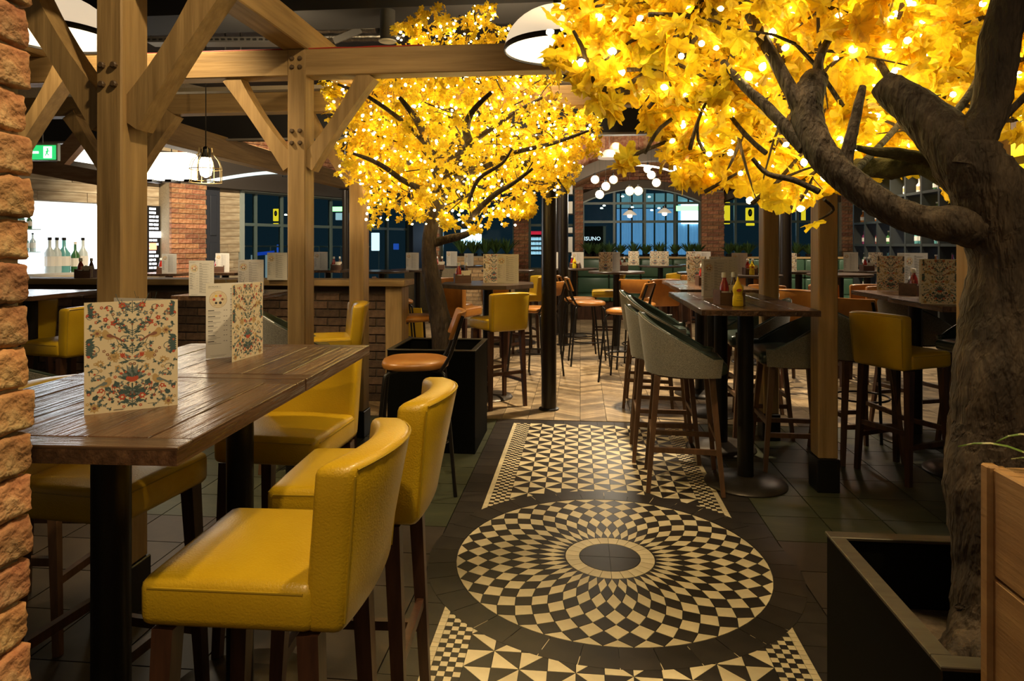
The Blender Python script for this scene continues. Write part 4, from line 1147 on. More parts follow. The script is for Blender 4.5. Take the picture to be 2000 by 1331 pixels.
for Y in(9.0,11.2):
    t=thing('steel_hanger','dark steel hanger strap on the receding oak beam, '+('nearer one' if Y<10 else 'farther one'),'bracket',(-3.98,Y,0))
    b=B(); b.box(-.10,.10,-.03,.03,2.34,2.36); b.box(.085,.10,-.03,.03,2.34,2.72); b.box(-.10,-.085,-.03,.03,2.34,2.72); P('strap',b,blk,t)
# far rafters crossing the left bay
for k,(p,q,l) in enumerate(((at(50,7.4,322),at(205,7.4,350),'brown raking rafter under the exit sign'),(at(116,7.5,318),at(165,7.5,262),'short steep rafter right of the exit sign'))):
    b=B(); b.bar(p,q,.10,.16); b.tube([tuple(q),(q.x,q.y,3.9)],.012,6); P('rafter',b,M('brown_rafter',(.20,.10,.05),.6,c2=(.27,.15,.08),ns=(3,30,30)),label=l,cat='beam')
# black round columns
for (px,d,r_,l) in((1072,5.78,.064,'tall black round steel column in the middle of the floor'),(1100,9.5,.07,'slim dark round column behind the middle black column'),(1534,8.6,.075,'dark round column between the two right oak posts'),(675,12.0,.06,'dark steel column in front of the left windows'),(1086,10.6,.05,'thin dark pipe column beside the middle black column')):
    p=at(px,d); t=thing('round_column',l,'column',p)
    b=B(); b.lathe([(r_,0),(r_,3.9)],n=28); P('shaft',b,blkpole,t,smooth=40)
    b=B(); b.lathe([(r_*1.35,0),(r_*1.35,.012),(r_*1.02,.02)],n=28); P('base_ring',b,blk,t,smooth=40)
# tall shelf case beside arch (white boxes)
t=thing('display_shelf','narrow dark display shelf with white boxes left of the arched window','shelf',(onY(1112,12.4),12.4,0))
b=B(); b.box(-.10,-.085,-.1,.1,0,2.6); b.box(.085,.10,-.1,.1,0,2.6); P('side_frame',b,blk,t)
for z in(1.25,1.6,1.95,2.3): b=B(); b.box(-.085,.085,-.1,.1,z,z+.02); P('shelf_board',b,blk,t)
for k,(z,h) in enumerate(((1.27,.28),(1.62,.1),(1.97,.22),(2.32,.18))):
    o=B(); o.box(-.06,.06,-.05,.05,0,h,bev=.004,seg=1); P('carton',o,cardw,label='white carton on the narrow display shelf, '+['bottom','second','third','top'][k]+' level',cat='carton',loc=(onY(1112,12.4),12.38,z))

# ---------------- lamps ----------------
opal=M('opal_glass',(.75,.70,.60),.3,transl=.35,emit=(1,.82,.60),es=.60)
opal2=M('opal_glass_inside',(.8,.76,.68),.4,emit=(1,.84,.66),es=.30)
bulbm=M('bulb_emit',(1,.9,.7),.5,emit=(1,.85,.58),es=14)
def dome(loc,r,lab,scale=1):
    t=thing('dome_pendant',lab,'pendant lamp',loc)
    b=B(); n=12; prof=[(r*math.cos(PI/2*k/n),r*.78*math.sin(PI/2*k/n)) for k in range(n)]+[(.02,r*.78)]
    b.lathe(prof,n=48,cap=False); P('opal_shade',b,opal,t,smooth=60)
    b=B(); b.lathe([(a*.985,z*.98) for a,z in prof],n=48,cap=False); P('shade_lining',b,opal2,t,smooth=60)
    b=B(); b.lathe([(r+.002,-.010),(r+.006,.0),(r+.003,.014),(r-.003,.014),(r-.003,-.010)],n=48,cap=False); P('black_rim',b,blk,t,smooth=40)
    b=B(); b.lathe([(.005,-.0),(.05,.03),(.06,.07),(.05,.11),(.02,.15)],(0,0,r*.25),n=20); P('bulb',b,bulbm,t,smooth=60)
    b=B(); b.lathe([(.03,r*.76),(.03,r*.9),(.006,r*.95)],n=16); P('lamp_cap',b,blk,t,smooth=40)
    b=B(); b.tube([(0,0,r*.9),(0,0,3.9-loc[2])],.004,6); P('cord',b,blk,t)
    l=lamp('POINT','pendant_bulb',(loc[0],loc[1],loc[2]+r*.1),1.6,color=(1,.80,.5),size=.06)
dome(at(1093,3.15,97),.255,'large white opal dome pendant at the top centre, half covered by yellow leaves')
dome(at(110,3.0,72),.235,'large white opal dome pendant behind the near oak post braces')
# cage pendant
cp=at(402,4.45,356)
t=thing('cage_pendant','small glowing pendant in a gold wire cage hanging over the left bay','pendant lamp',cp)
brass=M('brass_wire',(.45,.34,.16),.35,metal=.9)
b=B(); b.tube([(.10*math.cos(2*PI*i/24),.10*math.sin(2*PI*i/24),0) for i in range(25)],.003,5); P('cage_ring',b,brass,t)
b=B(); b.tube([(.10*math.cos(2*PI*i/24),.10*math.sin(2*PI*i/24),.085) for i in range(25)],.003,5); P('cage_ring',b,brass,t)
for i in range(8):
    a=2*PI*i/8; c,s=math.cos(a),math.sin(a)
    b=B(); b.tube([(.10*c,.10*s,0),(.10*c,.10*s,.10),(.085*c,.085*s,.14),(.045*c,.045*s,.19),(.04*c,.04*s,.225)],.0028,5); P('cage_wire',b,brass,t)
b=B(); b.lathe([(.03,.16),(.032,.19),(.03,.215),(.008,.235)],n=16); P('lamp_holder',b,blk,t,smooth=40)
b=B(); b.lathe([(.006,.03),(.032,.045),(.042,.09),(.038,.14),(.025,.165)],n=20); P('bulb',b,bulbm,t,smooth=60)
b=B(); b.tube([(0,0,.23),(0,0,3.9-cp.z)],.0035,6); P('cord',b,blk,t)
lamp('POINT','pendant_bulb',cp+Vector((0,0,-.02)),5,color=(1,.82,.55),size=.05)
# big glowing lampshade behind near post (over-exposed in the photo)
p=at(335,7.6,352)
t=thing('drum_pendant','very bright white pendant light panel right of the near oak post','pendant lamp',p,TH)
b=B(); b.box(-.33,.26,-.10,.10,0,.30,bev=.03,seg=2); P('glowing_shade',b,M('drum_emit',(1,.95,.8),.5,emit=(1,.92,.74),es=7),t,smooth=40)
for xx in(-.23,-.02,.19): b=B(); b.box(xx,xx+.07,-.11,.11,-.03,0); P('clip',b,blk,t)
b=B(); b.tube([(0,0,.3),(0,0,3.9-p.z)],.006,6); P('cord',b,blk,t)
p=at(152,7.8,300); b=B(); b.add([(-.22,0,-.06),(.42,0,-.16),(.42,0,.04),(-.12,0,.12),(-.22,.03,-.06),(.42,.03,-.16),(.42,.03,.04),(-.12,.03,.12)],[(0,1,2,3),(7,6,5,4),(0,4,5,1),(1,5,6,2),(2,6,7,3),(3,7,4,0)])
P('light_panel',b,M('skylight_emit',(.9,.9,.85),.5,emit=(.95,.95,.86),es=1.6),label='slanting white light panel beside the exit sign',cat='light',loc=p,rot=TH)
# globe pendants in the vault
gp=[(1162,351,11.2,'far left, highest of the left cluster'),(1183,364,11.0,'big one in the middle of the left cluster'),(1198,351,11.3,'right one of the left cluster'),(1171,380,10.9,'lowest of the left cluster'),(1230,373,11.0,'left one of the middle pair'),(1247,373,11.0,'right one of the middle pair'),(1265,330,11.3,'topmost of the right cluster'),(1272,342,11.2,'middle of the right cluster'),(1282,357,11.0,'lowest of the right cluster')]
gmat=M('globe_emit',(1,.95,.85),.5,emit=(1,.91,.74),es=5)
gproto=thing('globe_pendant','x','pendant lamp')
b=B(); n=10; b.lathe([(.066*math.sin(PI*k/n)+.0005,.066*-math.cos(PI*k/n)) for k in range(n+1)],n=18); P('glass_globe',b,gmat,gproto,smooth=70)
b=B()
for i in range(6):
    a=PI*i/6; b.tube([(.075*math.cos(a)*math.sin(PI*k/10),.075*math.sin(a)*math.sin(PI*k/10),-.075*math.cos(PI*k/10)) for k in range(11)],.0016,4)
P('wire_guard',b,brass,gproto)
b=B(); b.lathe([(.018,.066),(.018,.10),(.005,.11)],n=10); P('lamp_cap',b,blk,gproto)
b=B(); b.tube([(0,0,.1),(0,0,1.0)],.003,4); P('cord',b,blk,gproto)
for px,py,d,l in gp:
    o=place(gproto,*at(px,d,py)[:2],0,'glowing wire-guarded glass globe pendant, '+l,'globe pendants in the vault',z=at(px,d,py)[2])
lamp('POINT','globe_light',at(1215,10.9,385),70,color=(1,.86,.64),size=.3)
# small dome pendants standing in for the domes seen in the window glass
sp=thing('enamel_pendant','x','pendant lamp')
b=B(); b.lathe([(.135,0),(.13,.012),(.09,.05),(.05,.075),(.035,.09)],n=26,cap=False); P('enamel_shade',b,M('enamel_white',(.6,.56,.48),.4,emit=(1,.85,.65),es=.25),sp,smooth=50)
b=B(); b.lathe([(.005,-.06),(.045,-.045),(.05,-.01),(.03,.03)],n=16); P('bulb',b,M('soft_bulb_emit',(1,.9,.7),.5,emit=(1,.87,.66),es=2.2),sp,smooth=60)
b=B(); b.lathe([(.035,.09),(.035,.13),(.01,.14)],n=12); P('lamp_cap',b,blk,sp); b=B(); b.tube([(0,0,.14),(0,0,1.3)],.004,4); P('cord',b,blk,sp)
for px,py,l in((1230,420,'left one, built for a dome seen in the window glass'),(1298,416,'right one, built for a dome seen in the window glass')):
    p=at(px,13.0,py); place(sp,p.x,p.y,0,'small white enamel dome pendant, '+l,'enamel pendants',z=p.z)
for px,py,l in((1322,300,'upper'),(1332,330,'lower')):
    p=at(px,8.0,py); t=thing('lantern_panel','bright white square lantern above the arch, '+l+' one','light',p,TH)
    b=B(); b.box(-.09,.09,-.05,.05,-.11,.11,bev=.015,seg=1); P('glowing_box',b,M('lantern_emit',(1,.97,.9),.5,emit=(1,.95,.82),es=4),t)
    b=B(); b.tube([(0,0,.11),(0,0,3.9-p.z)],.006,5); P('cord',b,blk,t)
p=at(1190,9.5,310); b=B(); b.lathe([(.16,0),(.155,.03),(.06,.12),(.01,.13)],n=24,cap=False); o=P('shade',b,M('white_shade',(.6,.52,.42),.4,emit=(1,.8,.6),es=.3),thing('enamel_pendant','wide white shade with orange inside, left of the lanterns','pendant lamp',p),smooth=50)
b=B(); b.tube([(0,0,.13),(0,0,3.9-p.z)],.004,4); P('cord',b,blk,o.parent)
p=at(1340,12.6,300)
# ---------------- bottle shelving on the right ----------------
SXX=5.05; cell=.5
bs_=thing('bottle_shelving','tall black metal grid shelving filled with bottles on the right wall','shelving',(0,0,0))
ys=[9.1+cell*i for i in range(9)]; zs=[.62,1.02,1.40,1.79,2.18,2.57,2.95]
for y in ys: b=B(); b.box(SXX-.03,SXX+.25,y-.025,y+.025,0,2.97); P('upright',b,M('shelf_black',(.022,.024,.022),.45),bs_)
for z in zs: b=B(); b.box(SXX-.025,SXX+.25,ys[0],ys[-1],z-.02,z+.02); P('shelf_rail',b,MC['shelf_black'],bs_)
wr=O('wall_right',None,None,(0,0,0),kind='structure')
b=B(); b.box(SXX+1.1,SXX+1.3,6,14.5,0,3.9); P('backing',b,M('dim_brown_wall',(.10,.07,.05),.8,c2=(.2,.14,.1),ns=(3,3,3)),wr)
rr=random.Random(77)
bcol=[M('bottle_green',(.03,.10,.03),.15,coat=.5),M('bottle_clear',(.45,.5,.5),.12,coat=.5),M('bottle_amber',(.30,.10,.02),.15,coat=.5),M('bottle_purple',(.22,.03,.12),.2,coat=.4),M('jar_white',(.6,.56,.48),.4),M('bottle_teal',(.10,.3,.3),.15,coat=.5)]
bps=[]
for k,m_ in enumerate(bcol):
    t=thing('spirit_bottle','x','bottle'); b=B()
    r0=.036+.006*(k%3); h=.2+.03*(k%2)
    b.lathe([(r0*.95,0),(r0,.01),(r0,h*.6),(r0*.35,h*.78),(r0*.33,h)],n=10); P('body',b,m_,t,smooth=50)
    b=B(); b.lathe([(r0*.4,h),(r0*.4,h+.02)],n=8); P('cap',b,blk if k%2 else capw,t); b=B(); b.lathe([(r0+.001,h*.2),(r0+.001,h*.5)],n=10,cap=False); P('bottle_label',b,cardw if k!=4 else ptan,t); bps.append(t)
rn=['bottom','second','third','fourth','fifth','top']
cn=['nearest','second nearest','third nearest','fourth nearest','fourth farthest','third farthest','second farthest','farthest']
for i in range(8):
    for j in range(6):
        nb=rr.choice([2,3,3]) 
        for q in range(nb):
            y=ys[i]+.10+q*.13+rr.uniform(-.02,.02); k=rr.randrange(6)
            if not inframe((SXX+.1,y,zs[j]+.1),0): continue
            place(bps[k],SXX+.08+rr.uniform(0,.06),y,rr.uniform(0,6),['green','clear','amber','purple','white','teal'][k]+' bottle, '+['near','middle','far'][q]+' spot, '+rn[j]+' shelf, '+cn[i]+' bay of the grid shelving','bottles in the grid shelving',z=zs[j]+.02)
# lit signs and screens beyond the open shelving
for (y0,y1,z0,z1,m_,l) in((9.3,10.4,2.62,2.9,yem,'wide yellow lit sign behind the top shelves'),(9.2,9.75,1.95,2.5,yem,'square yellow lit sign behind the near bays'),(10.4,11.6,2.66,2.9,yem,'long yellow lit sign behind the middle top shelves'),(9.2,10.5,1.36,1.75,M('till_screen_emit',(.7,.8,.9),.5,emit=(.6,.72,.95),es=1.2),'pale blue lit screens behind the lower shelves'),(11.0,11.8,1.2,1.5,MC['till_screen_emit'],'small lit screen behind the lower middle shelves'),(12.2,12.9,1.9,2.3,M('teal_glow_emit',(.3,.5,.5),.5,emit=(.22,.42,.42),es=.7),'dull teal lit panel behind the far bays')):
    b=B(); b.box(SXX+.9,SXX+.94,y0+.5,y1+.5,z0,z1); P('lit_sign',b,m_,label=l,cat='sign')
lamp('AREA','shelf_fill',(SXX-1.0,10.6,3.6),110,size=3,target=(SXX+.6,10.8,1.2),color=(1,.85,.65),sy=.3)  # unseen area lamp added to brighten the bottle shelving
# bottles in the bright hatch
hb=[(75,.40,1.615,5),(92,.40,1.615,0),(70,.42,1.315,1),(84,.42,1.315,5),(100,.42,1.315,1)]
for k,(px,off,z,ci) in enumerate(hb):
    s=sx(px); p=W0+ud*s+Vector((-ud.y,ud.x))*(off+.07)
    place(bps[ci],p.x,p.y,0,'bottle on the glass shelf of the bright hatch, '+['first','second','third','fourth','fifth'][k]+' counted from the upper left','bottles in the bright hatch',z=z)
for px,ci,l in((118,1,'left tall clear bottle'),(132,1,'second tall clear bottle'),(146,5,'pale tall bottle in the middle'),(168,0,'large dark bottle with a round white label'),(183,1,'clear bottle at the right')):
    s=sx(px); p=W0+ud*s+Vector((-ud.y,ud.x))*.28; o=place(bps[ci],p.x,p.y,0,l+' on the counter of the bright hatch','bottles on the hatch counter',z=1.03); o.scale=(1.6,1.6,1.9)
# ---------------- planters and trees ----------------
bark=M('brown_bark',(.022,.013,.008),.8,c2=(.095,.062,.036),c3=(.045,.028,.016),ns=(22,22,7),det=9,thr=(.3,.7),bump=.03,bs=(48,48,12))
moss=M('mossy_bark',(.06,.045,.015),.85,c2=(.13,.11,.03),ns=(14,14,9),det=8,bump=.015,bs=(40,40,40))
leafm=M('autumn_leaf',(.86,.68,.030),.5,c2=(.48,.27,.012),ns=(45,45,45),det=5,thr=(.48,.74),isl=.28,hue=.014,transl=.45)
bulb_s=M('fairy_bulb_emit',(1,.85,.4),.5,emit=(1,.80,.38),es=19)
soilm=M('bark_soil',(.07,.045,.03),.9,c2=(.16,.11,.07),ns=(30,30,30),bump=.01)
def box_planter(x0,x1,y0,y1,h,lab,rimm,soilz):
    t=thing('metal_planter',lab,'planter',((x0+x1)/2,(y0+y1)/2,0)); hx,hy=(x1-x0)/2,(y1-y0)/2
    pm=M('planter_black',(.006,.006,.005),.65,spec=.05)
    for nm,a in(('front_panel',(-hx,hx,-hy,-hy+.012)),('rear_panel',(-hx,hx,hy-.012,hy)),('left_panel',(-hx,-hx+.012,-hy+.012,hy-.012)),('right_panel',(hx-.012,hx,-hy+.012,hy-.012))):
        b=B(); b.box(*a,0,h-.004); P(nm,b,pm,t)
    w_=.032
    for a in((-hx-.004,hx+.004,-hy-.004,-hy+w_),(-hx-.004,hx+.004,hy-w_,hy+.004),(-hx-.004,-hx+w_,-hy+w_,hy-w_),(hx-w_,hx+.004,-hy+w_,hy-w_)):
        b=B(); b.box(*a,h-.004,h+.004,bev=.0015,seg=1); P('rim_bar',b,rimm,t)
    b=B(); b.box(-hx+.012,hx-.012,-hy+.012,hy-.012,soilz-.05,soilz); P('soil',b,soilm,t)
    return t
rim=M('brushed_bronze_rim',(.12,.105,.08),.42,metal=.7,c2=(.09,.075,.06),ns=(9,60,9))
box_planter(-1.30,-.70,4.49,5.08,.69,'square black metal planter holding the farther tree',rim,.60)
box_planter(.605,1.22,1.205,1.74,.69,'square black metal planter with bronze rim holding the near tree',rim,.52)
lvm=[]
for k in range(4):
    r=random.Random(k+40); b=B()
    angs=[(-90,.18),(-72,.5),(-52,.74),(-36,.60),(-20,.86),(-6,.96),(7,.64),(22,.84),(38,1.02),(50,.70),(62,.68),(76,.94),(90,1.1)]
    outl=[(math.radians(a),q*r.uniform(.9,1.08)) for a,q in angs]+[(math.radians(180-a),q*r.uniform(.9,1.08)) for a,q in angs[-2:0:-1]]
    vs=[(0,-.05,0)]; 
    cu=r.uniform(.15,.45); tw=r.uniform(-.3,.3)
    for i,(a,q) in enumerate(outl):
        x,y=q*math.cos(a),q*math.sin(a); z=-cu*(x*x+y*y)*.6+tw*x*y+r.uniform(-.10,.10)+abs(x)*.18; vs.append((x,y,z))
    n=len(outl); b.add([tuple(c*.5 for c in v) for v in vs],[(0,i+1,(i+1)%n+1) for i in range(n)])
    lvm.append(b)
bbm=B(); bbm.lathe([(.35,-1),(.85,-.5),(1,.1),(.7,.8),(.2,1.3)],n=7)
def rotm(r): 
    return Matrix.Rotation(r.uniform(0,2*PI),3,'Z')@Matrix.Rotation(r.gauss(1.1,.6),3,'X')@Matrix.Rotation(r.uniform(0,2*PI),3,'Z')
def foliage(tree,lights,blobs,nleaf,size,nbulb,bs,seed,front=None,edge=.0):
    r=random.Random(seed)
    ws=[b[3]**2 for b in blobs]; tot=sum(ws)
    def samp(shell=.0):
        t=r.uniform(0,tot)
        for b,w_ in zip(blobs,ws):
            t-=w_
            if t<=0: break
        c=at(b[0],b[2],b[1])
        while True:
            v=Vector((r.uniform(-1,1),r.uniform(-1,1),r.uniform(-1,1)))
            if shell<v.length<=1: break
        dpt=b[4] if len(b)>4 else 1
        return c+Vector((v.x*b[3],v.y*b[3]*dpt,v.z*b[3]))
    def vis(p,s):
        q=proj(p)
        if not q or not(-60<q[0]<2060 and -60<q[1]<1390): return 0
        return s/q[2]
    def scatter(par,name,n,sz,protos,mat,limit,smooth=None,shell=0.):
        items=[]
        for i in range(n):
            p=samp(shell); s=sz*r.uniform(.7,1.25)
            items.append((vis(p,s),i,p,s/sz,rotm(r),r.randrange(len(protos))))
        items.sort(key=lambda q:-q[0])
        pv=[[tuple(c*sz for c in v) for v in q.v] for q in protos]; ms=[]
        for q,vv in zip(protos,pv):
            z_=B(); z_.add(vv,q.f); ms.append(z_.mesh(name,mat,smooth,recalc=False))
        for _,i,p,s,m3,k in items[:limit]:
            o=O(name,ms[k],par,p,None); o.rotation_euler=m3.to_euler(); o.scale=(s,s,s)
        b=B()
        for _,i,p,s,m3,k in items[limit:]:
            b.add([p+(m3@Vector(v))*s for v in pv[k]],protos[k].f)
        o=O(name+('_foliage' if name=='leaf' else '_strings'),b.mesh(name+'s',mat,smooth,recalc=False),par); o['kind']='stuff'
    scatter(tree,'leaf',nleaf,size,lvm,leafm,300)
    scatter(lights,'fairy_bulb',nbulb,bs,[bbm],bulb_s,300)
    # twigs reaching through the crown
    b=B()
    for i in range(len(blobs)*5):
        p=samp(.3); q=samp(.3)
        if (q-p).length>.55: q=p+(q-p).normalized()*r.uniform(.15,.4)
        m=p.lerp(q,.5)+Vector([r.uniform(-.05,.05) for _ in range(3)])
        pts,rd=catmull([p,m,q],[.005*size/.065,.0035*size/.065,.0015],3); b.tube(pts,rd,5)
    o=P('twigs',b,bark,tree); o['kind']='stuff'
def limb(tree,name,pts,mat=bark,n=14,k=5,bumpy=.05,par=None,smooth=70):
    V=[at(p[0],p[2],p[1]) for p in pts]; rd=[p[3]*p[2]/F for p in pts]
    pp,rr_=catmull(V,rd,k); b=B(); b.tube(pp,rr_,n,bumpy=bumpy,rnd=R); return P(name,b,mat,par or tree,smooth=smooth)
# farther tree
t1=thing('autumn_tree','smaller artificial tree with yellow leaves in the left planter','tree')
limb(t1,'trunk',[(868,695,4.85,24),(862,640,4.85,21),(852,585,4.85,19),(840,525,4.85,16),(838,480,4.85,14),(843,440,4.85,14),(858,395,4.85,13),(878,340,4.85,11),(890,290,4.85,8)],n=16)
for pts in ([(842,476,4.85,9),(880,466,4.8,8),(905,460,4.75,7),(930,448,4.7,5)],[(868,372,4.85,9),(845,320,4.8,8),(822,250,4.6,8),(800,215,4.4,6),(780,190,4.35,4)],
    [(880,335,4.85,9),(915,290,4.7,9),(910,250,4.5,8),(925,215,4.35,6),(960,180,4.3,4)],[(878,350,4.85,8),(940,330,4.7,6),(1000,300,4.6,5),(1080,280,4.6,4),(1150,255,4.6,2.5)],
    [(865,385,4.85,8),(800,360,4.7,6),(740,320,4.6,5),(690,300,4.5,3)],[(890,300,4.85,8),(880,200,4.9,7),(900,110,4.9,5),(915,40,4.9,3)],[(905,440,4.8,6),(960,385,4.6,6),(1000,360,4.5,4),(1040,330,4.4,3)],
    [(850,300,4.7,6),(790,240,4.6,5),(720,190,4.5,4),(660,165,4.5,2.5)],[(905,290,4.7,6),(990,230,4.6,5),(1060,190,4.6,3)],[(915,395,4.6,4),(935,350,4.4,4),(980,320,4.3,3),(1000,290,4.3,2)]):
    limb(t1,'branch',pts,n=8,k=4)
s1=thing('string_lights','warm white fairy lights wound through the farther tree','string lights')
D=4.85
bl1=[(900,250,D,.60,.9),(780,235,D,.42),(1020,250,D,.44),(690,210,D,.22),(642,170,D,.08),(1110,265,D,.22),(700,290,D,.16),(760,370,D,.22),(728,425,4.7,.06),(870,385,D,.24),(985,375,D,.26),(1075,345,D,.18),(900,110,D,.30),(850,55,D,.16),(940,40,D,.13),(800,70,D,.13),(985,75,D,.10),(1060,185,D,.13),(1150,240,4.7,.10),(1160,285,D,.08),(800,420,4.7,.08),(930,430,4.7,.10),(680,335,4.7,.09),(1010,160,D,.16),(800,170,D,.25),(700,165,D,.15),(1020,400,D,.12),(870,430,4.6,.06),(960,20,D,.05),(910,180,D,.3),(760,300,D,.28),(1090,310,D,.2)]
foliage(t1,s1,bl1,4600,.072,900,.0085,11)
# near tree
t2=thing('autumn_tree','large artificial tree with yellow leaves at the right edge, nearest the camera','tree')
limb(t2,'trunk',[(1915,1315,1.40,88),(1922,1265,1.40,64),(1940,1200,1.42,72),(1948,1080,1.44,76),(1944,960,1.46,88),(1955,850,1.48,88),(1962,740,1.48,88),(1968,620,1.5,80),(1972,520,1.5,68),(1960,440,1.5,72),(1930,370,1.5,66),(1905,320,1.5,56),(1905,280,1.5,42)],n=28,k=6,bumpy=.045)
for r_ in ([(1900,1260,1.38,34),(1872,1285,1.33,22),(1850,1310,1.28,12)],[(1925,1270,1.36,34),(1930,1300,1.28,24),(1935,1330,1.24,14)]): limb(t2,'root',r_,n=12,k=4,bumpy=.12)
limb(t2,'branch',[(1885,330,1.5,45),(1905,270,1.5,38),(1932,215,1.5,33),(1945,150,1.5,34),(1952,80,1.5,36),(1972,10,1.5,34),(1990,-90,1.5,30)],n=20,k=5)
limb(t2,'branch',[(1930,380,1.5,58),(1880,310,1.52,56),(1830,250,1.56,47),(1780,205,1.6,38),(1735,172,1.64,30),(1722,162,1.65,24)],n=20,k=5)
limb(t2,'branch',[(1930,400,1.56,30),(1860,345,1.62,28),(1800,318,1.68,24),(1740,328,1.72,23),(1690,326,1.76,17),(1668,322,1.78,12)],mat=moss,n=14)
limb(t2,'branch',[(1800,310,1.66,14),(1750,300,1.66,12),(1705,296,1.66,9),(1672,288,1.66,5)],mat=moss,n=10)
lb=limb(t2,'branch',[(1975,480,1.5,55),(1925,452,1.5,44),(1870,440,1.5,38),(1810,433,1.52,31),(1750,414,1.55,29),(1695,382,1.58,29),(1640,338,1.62,29),(1600,292,1.66,30),(1578,240,1.7,30),(1576,200,1.72,29),(1586,168,1.74,27),(1596,148,1.75,22),(1598,142,1.75,12)],n=20,k=5,bumpy=.06)
for pts in([(1572,235,1.7,16),(1548,185,1.72,14),(1512,115,1.76,13),(1478,55,1.8,12),(1448,-10,1.85,10),(1440,-60,1.9,8)],[(1572,290,1.68,15),(1535,250,1.72,13),(1500,212,1.76,11),(1455,170,1.8,9),(1412,120,1.85,6)],
    [(1652,345,1.62,14),(1655,300,1.64,13),(1668,245,1.66,11),(1685,170,1.7,7)],[(1594,165,1.74,11),(1602,110,1.76,9),(1628,62,1.8,6)],[(1600,375,1.62,6),(1550,352,1.66,6),(1500,340,1.7,5),(1470,310,1.72,4)],
    [(1496,300,1.8,5),(1455,262,1.85,5),(1420,215,1.9,4),(1408,170,1.9,3)],[(1430,150,1.85,5),(1385,185,1.9,5),(1340,195,1.95,5),(1290,185,2.0,3)],[(1850,240,1.7,7),(1890,190,1.75,8),(1915,150,1.8,8)],[(1760,190,1.7,10),(1715,115,1.8,7),(1690,40,1.9,5)],
    [(1230,180,2.0,5),(1190,178,2.0,7),(1155,150,2.0,6),(1140,100,2.0,5),(1120,60,2.0,3)],[(1300,110,1.95,4),(1250,150,1.98,5),(1200,180,2.0,5)],[(1660,345,1.62,8),(1750,250,1.9,6),(1800,180,2.0,4)],[(1610,390,1.7,3),(1628,410,1.72,3),(1600,430,1.75,2)],[(1960,230,1.5,8),(2000,190,1.5,7),(2040,150,1.5,6)],
    [(1400,20,1.9,9),(1365,60,1.95,7),(1330,120,2.0,5),(1300,180,2.0,3)],[(1260,300,2.05,3),(1290,250,2.0,4),(1350,210,2.0,4)]):
    limb(t2,'branch',pts,n=9,k=4,bumpy=.08)
# cut ends and dark joint rings of the limbs
for (px,py,d,r_,nx) in((1826,472-22,1.52,32,0),(1790,215,1.6,41,1),(1937,188,1.5,35,2)):
    pass
s2=thing('string_lights','warm white fairy lights wound through the large near tree','string lights')
bl2=[(1105,35,2.05,.07),(1130,110,2.05,.09),(1190,45,2.05,.11),(1175,165,2.0,.07),(1240,60,2.05,.15),(1265,135,2.05,.13),(1215,305,2.1,.035),(1300,40,2.0,.18),(1320,185,2.05,.13),(1345,280,2.1,.10),(1378,352,2.1,.055),(1400,90,2.0,.24),(1390,230,2.05,.16),(1430,315,2.1,.10),(1300,235,2.1,.06),(1500,60,2.1,.25),(1490,180,2.1,.22),(1510,290,2.15,.16),(1535,385,2.0,.06),(1480,385,1.95,.035),(1602,432,1.75,.022),(1600,40,2.1,.22),(1620,180,2.15,.2),(1620,290,2.2,.15),(1560,350,2.1,.08),(1665,330,2.2,.08),(1700,60,2.1,.25),(1740,180,2.2,.2),(1720,270,2.2,.12),(1830,60,2.1,.26),(1830,200,2.2,.18),(1800,285,2.3,.10),(1960,50,2.1,.25),(1985,190,2.0,.12),(1850,372,1.9,.04),(1893,345,1.9,.05),(1700,10,1.8,.15),(1550,10,1.8,.13),(1780,90,1.75,.08),(1400,-30,2.0,.2),(1640,230,1.9,.09),(1480,130,1.8,.05),(1340,330,2.1,.05),(1385,385,2.1,.02),(1000+200,215,2.1,.02),(1870,120,1.9,.1),(1430,200,1.9,.1)]
foliage(t2,s2,bl2,3600,.092,620,.0095,23)
# light that the fairy lights throw on their surroundings
for px,py,d,e in((900,250,4.7,7),(1020,300,4.7,5),(780,260,4.9,5),(700,300,5.0,3),(900,400,4.8,4),(1220,110,1.9,2),(1350,160,1.9,3.5),(1500,200,1.9,4),(1720,200,1.95,4),(1850,120,1.8,3.5),(1620,60,1.9,4),(1420,40,1.9,3.5)):
    lamp('POINT','fairy_glow',at(px,d,py),e,color=(1,.86,.36),size=.25)
# ---------------- timber crate with spider plant at the right ----------------
crm=M('pine_crate_plank',(.30,.15,.055),.55,c2=(.46,.26,.10),c3=(.38,.20,.075),ns=(12,2.2,22),det=8,thr=(.3,.7),isl=.16,bump=.003)
cx0,cx1,cy0,cy1=.665,1.22,.62,1.165
cr=thing('timber_crate','pine plank crate planter at the lower right edge of the view','planter',(cx0,cy1,0))
zt=1.045; hs=[.175,.19,.18,.17,.17,.15]; z=zt
for h in hs:
    b=B(); b.box(-.012,.012,-(cy1-cy0),0,z-h+.004,z,bev=.003,seg=1); P('plank',b,crm,cr)
    b=B(); b.box(.012,cx1-cx0,-.024,0,z-h+.004,z-.002,bev=.003,seg=1); P('plank',b,M('pine_cross_plank',(.30,.15,.055),.55,c2=(.46,.26,.10),ns=(2.2,12,22),det=8,isl=.16,bump=.003),cr)
    z-=h
b=B(); b.box(-.020,.0,-.016,.006,0,zt+.003,bev=.003,seg=1); P('corner_batten',b,crm,cr)
b=B(); b.box(.0,.06,-(cy1-cy0),-.02,zt-.03,zt-.004); P('inner_rail',b,crm,cr)
b=B(); b.box(.012,cx1-cx0,-(cy1-cy0),-.024,zt-.12,zt-.10); P('soil',b,soilm,cr)
sp_=thing('spider_plant','striped spider plant growing from the timber crate','plant',(.80,1.10,zt-.10))
spm=M('spider_leaf',(.16,.26,.05),.45,c2=(.60,.58,.32),ns=(60,60,2),thr=(.45,.55),transl=.3)
rr=random.Random(9)
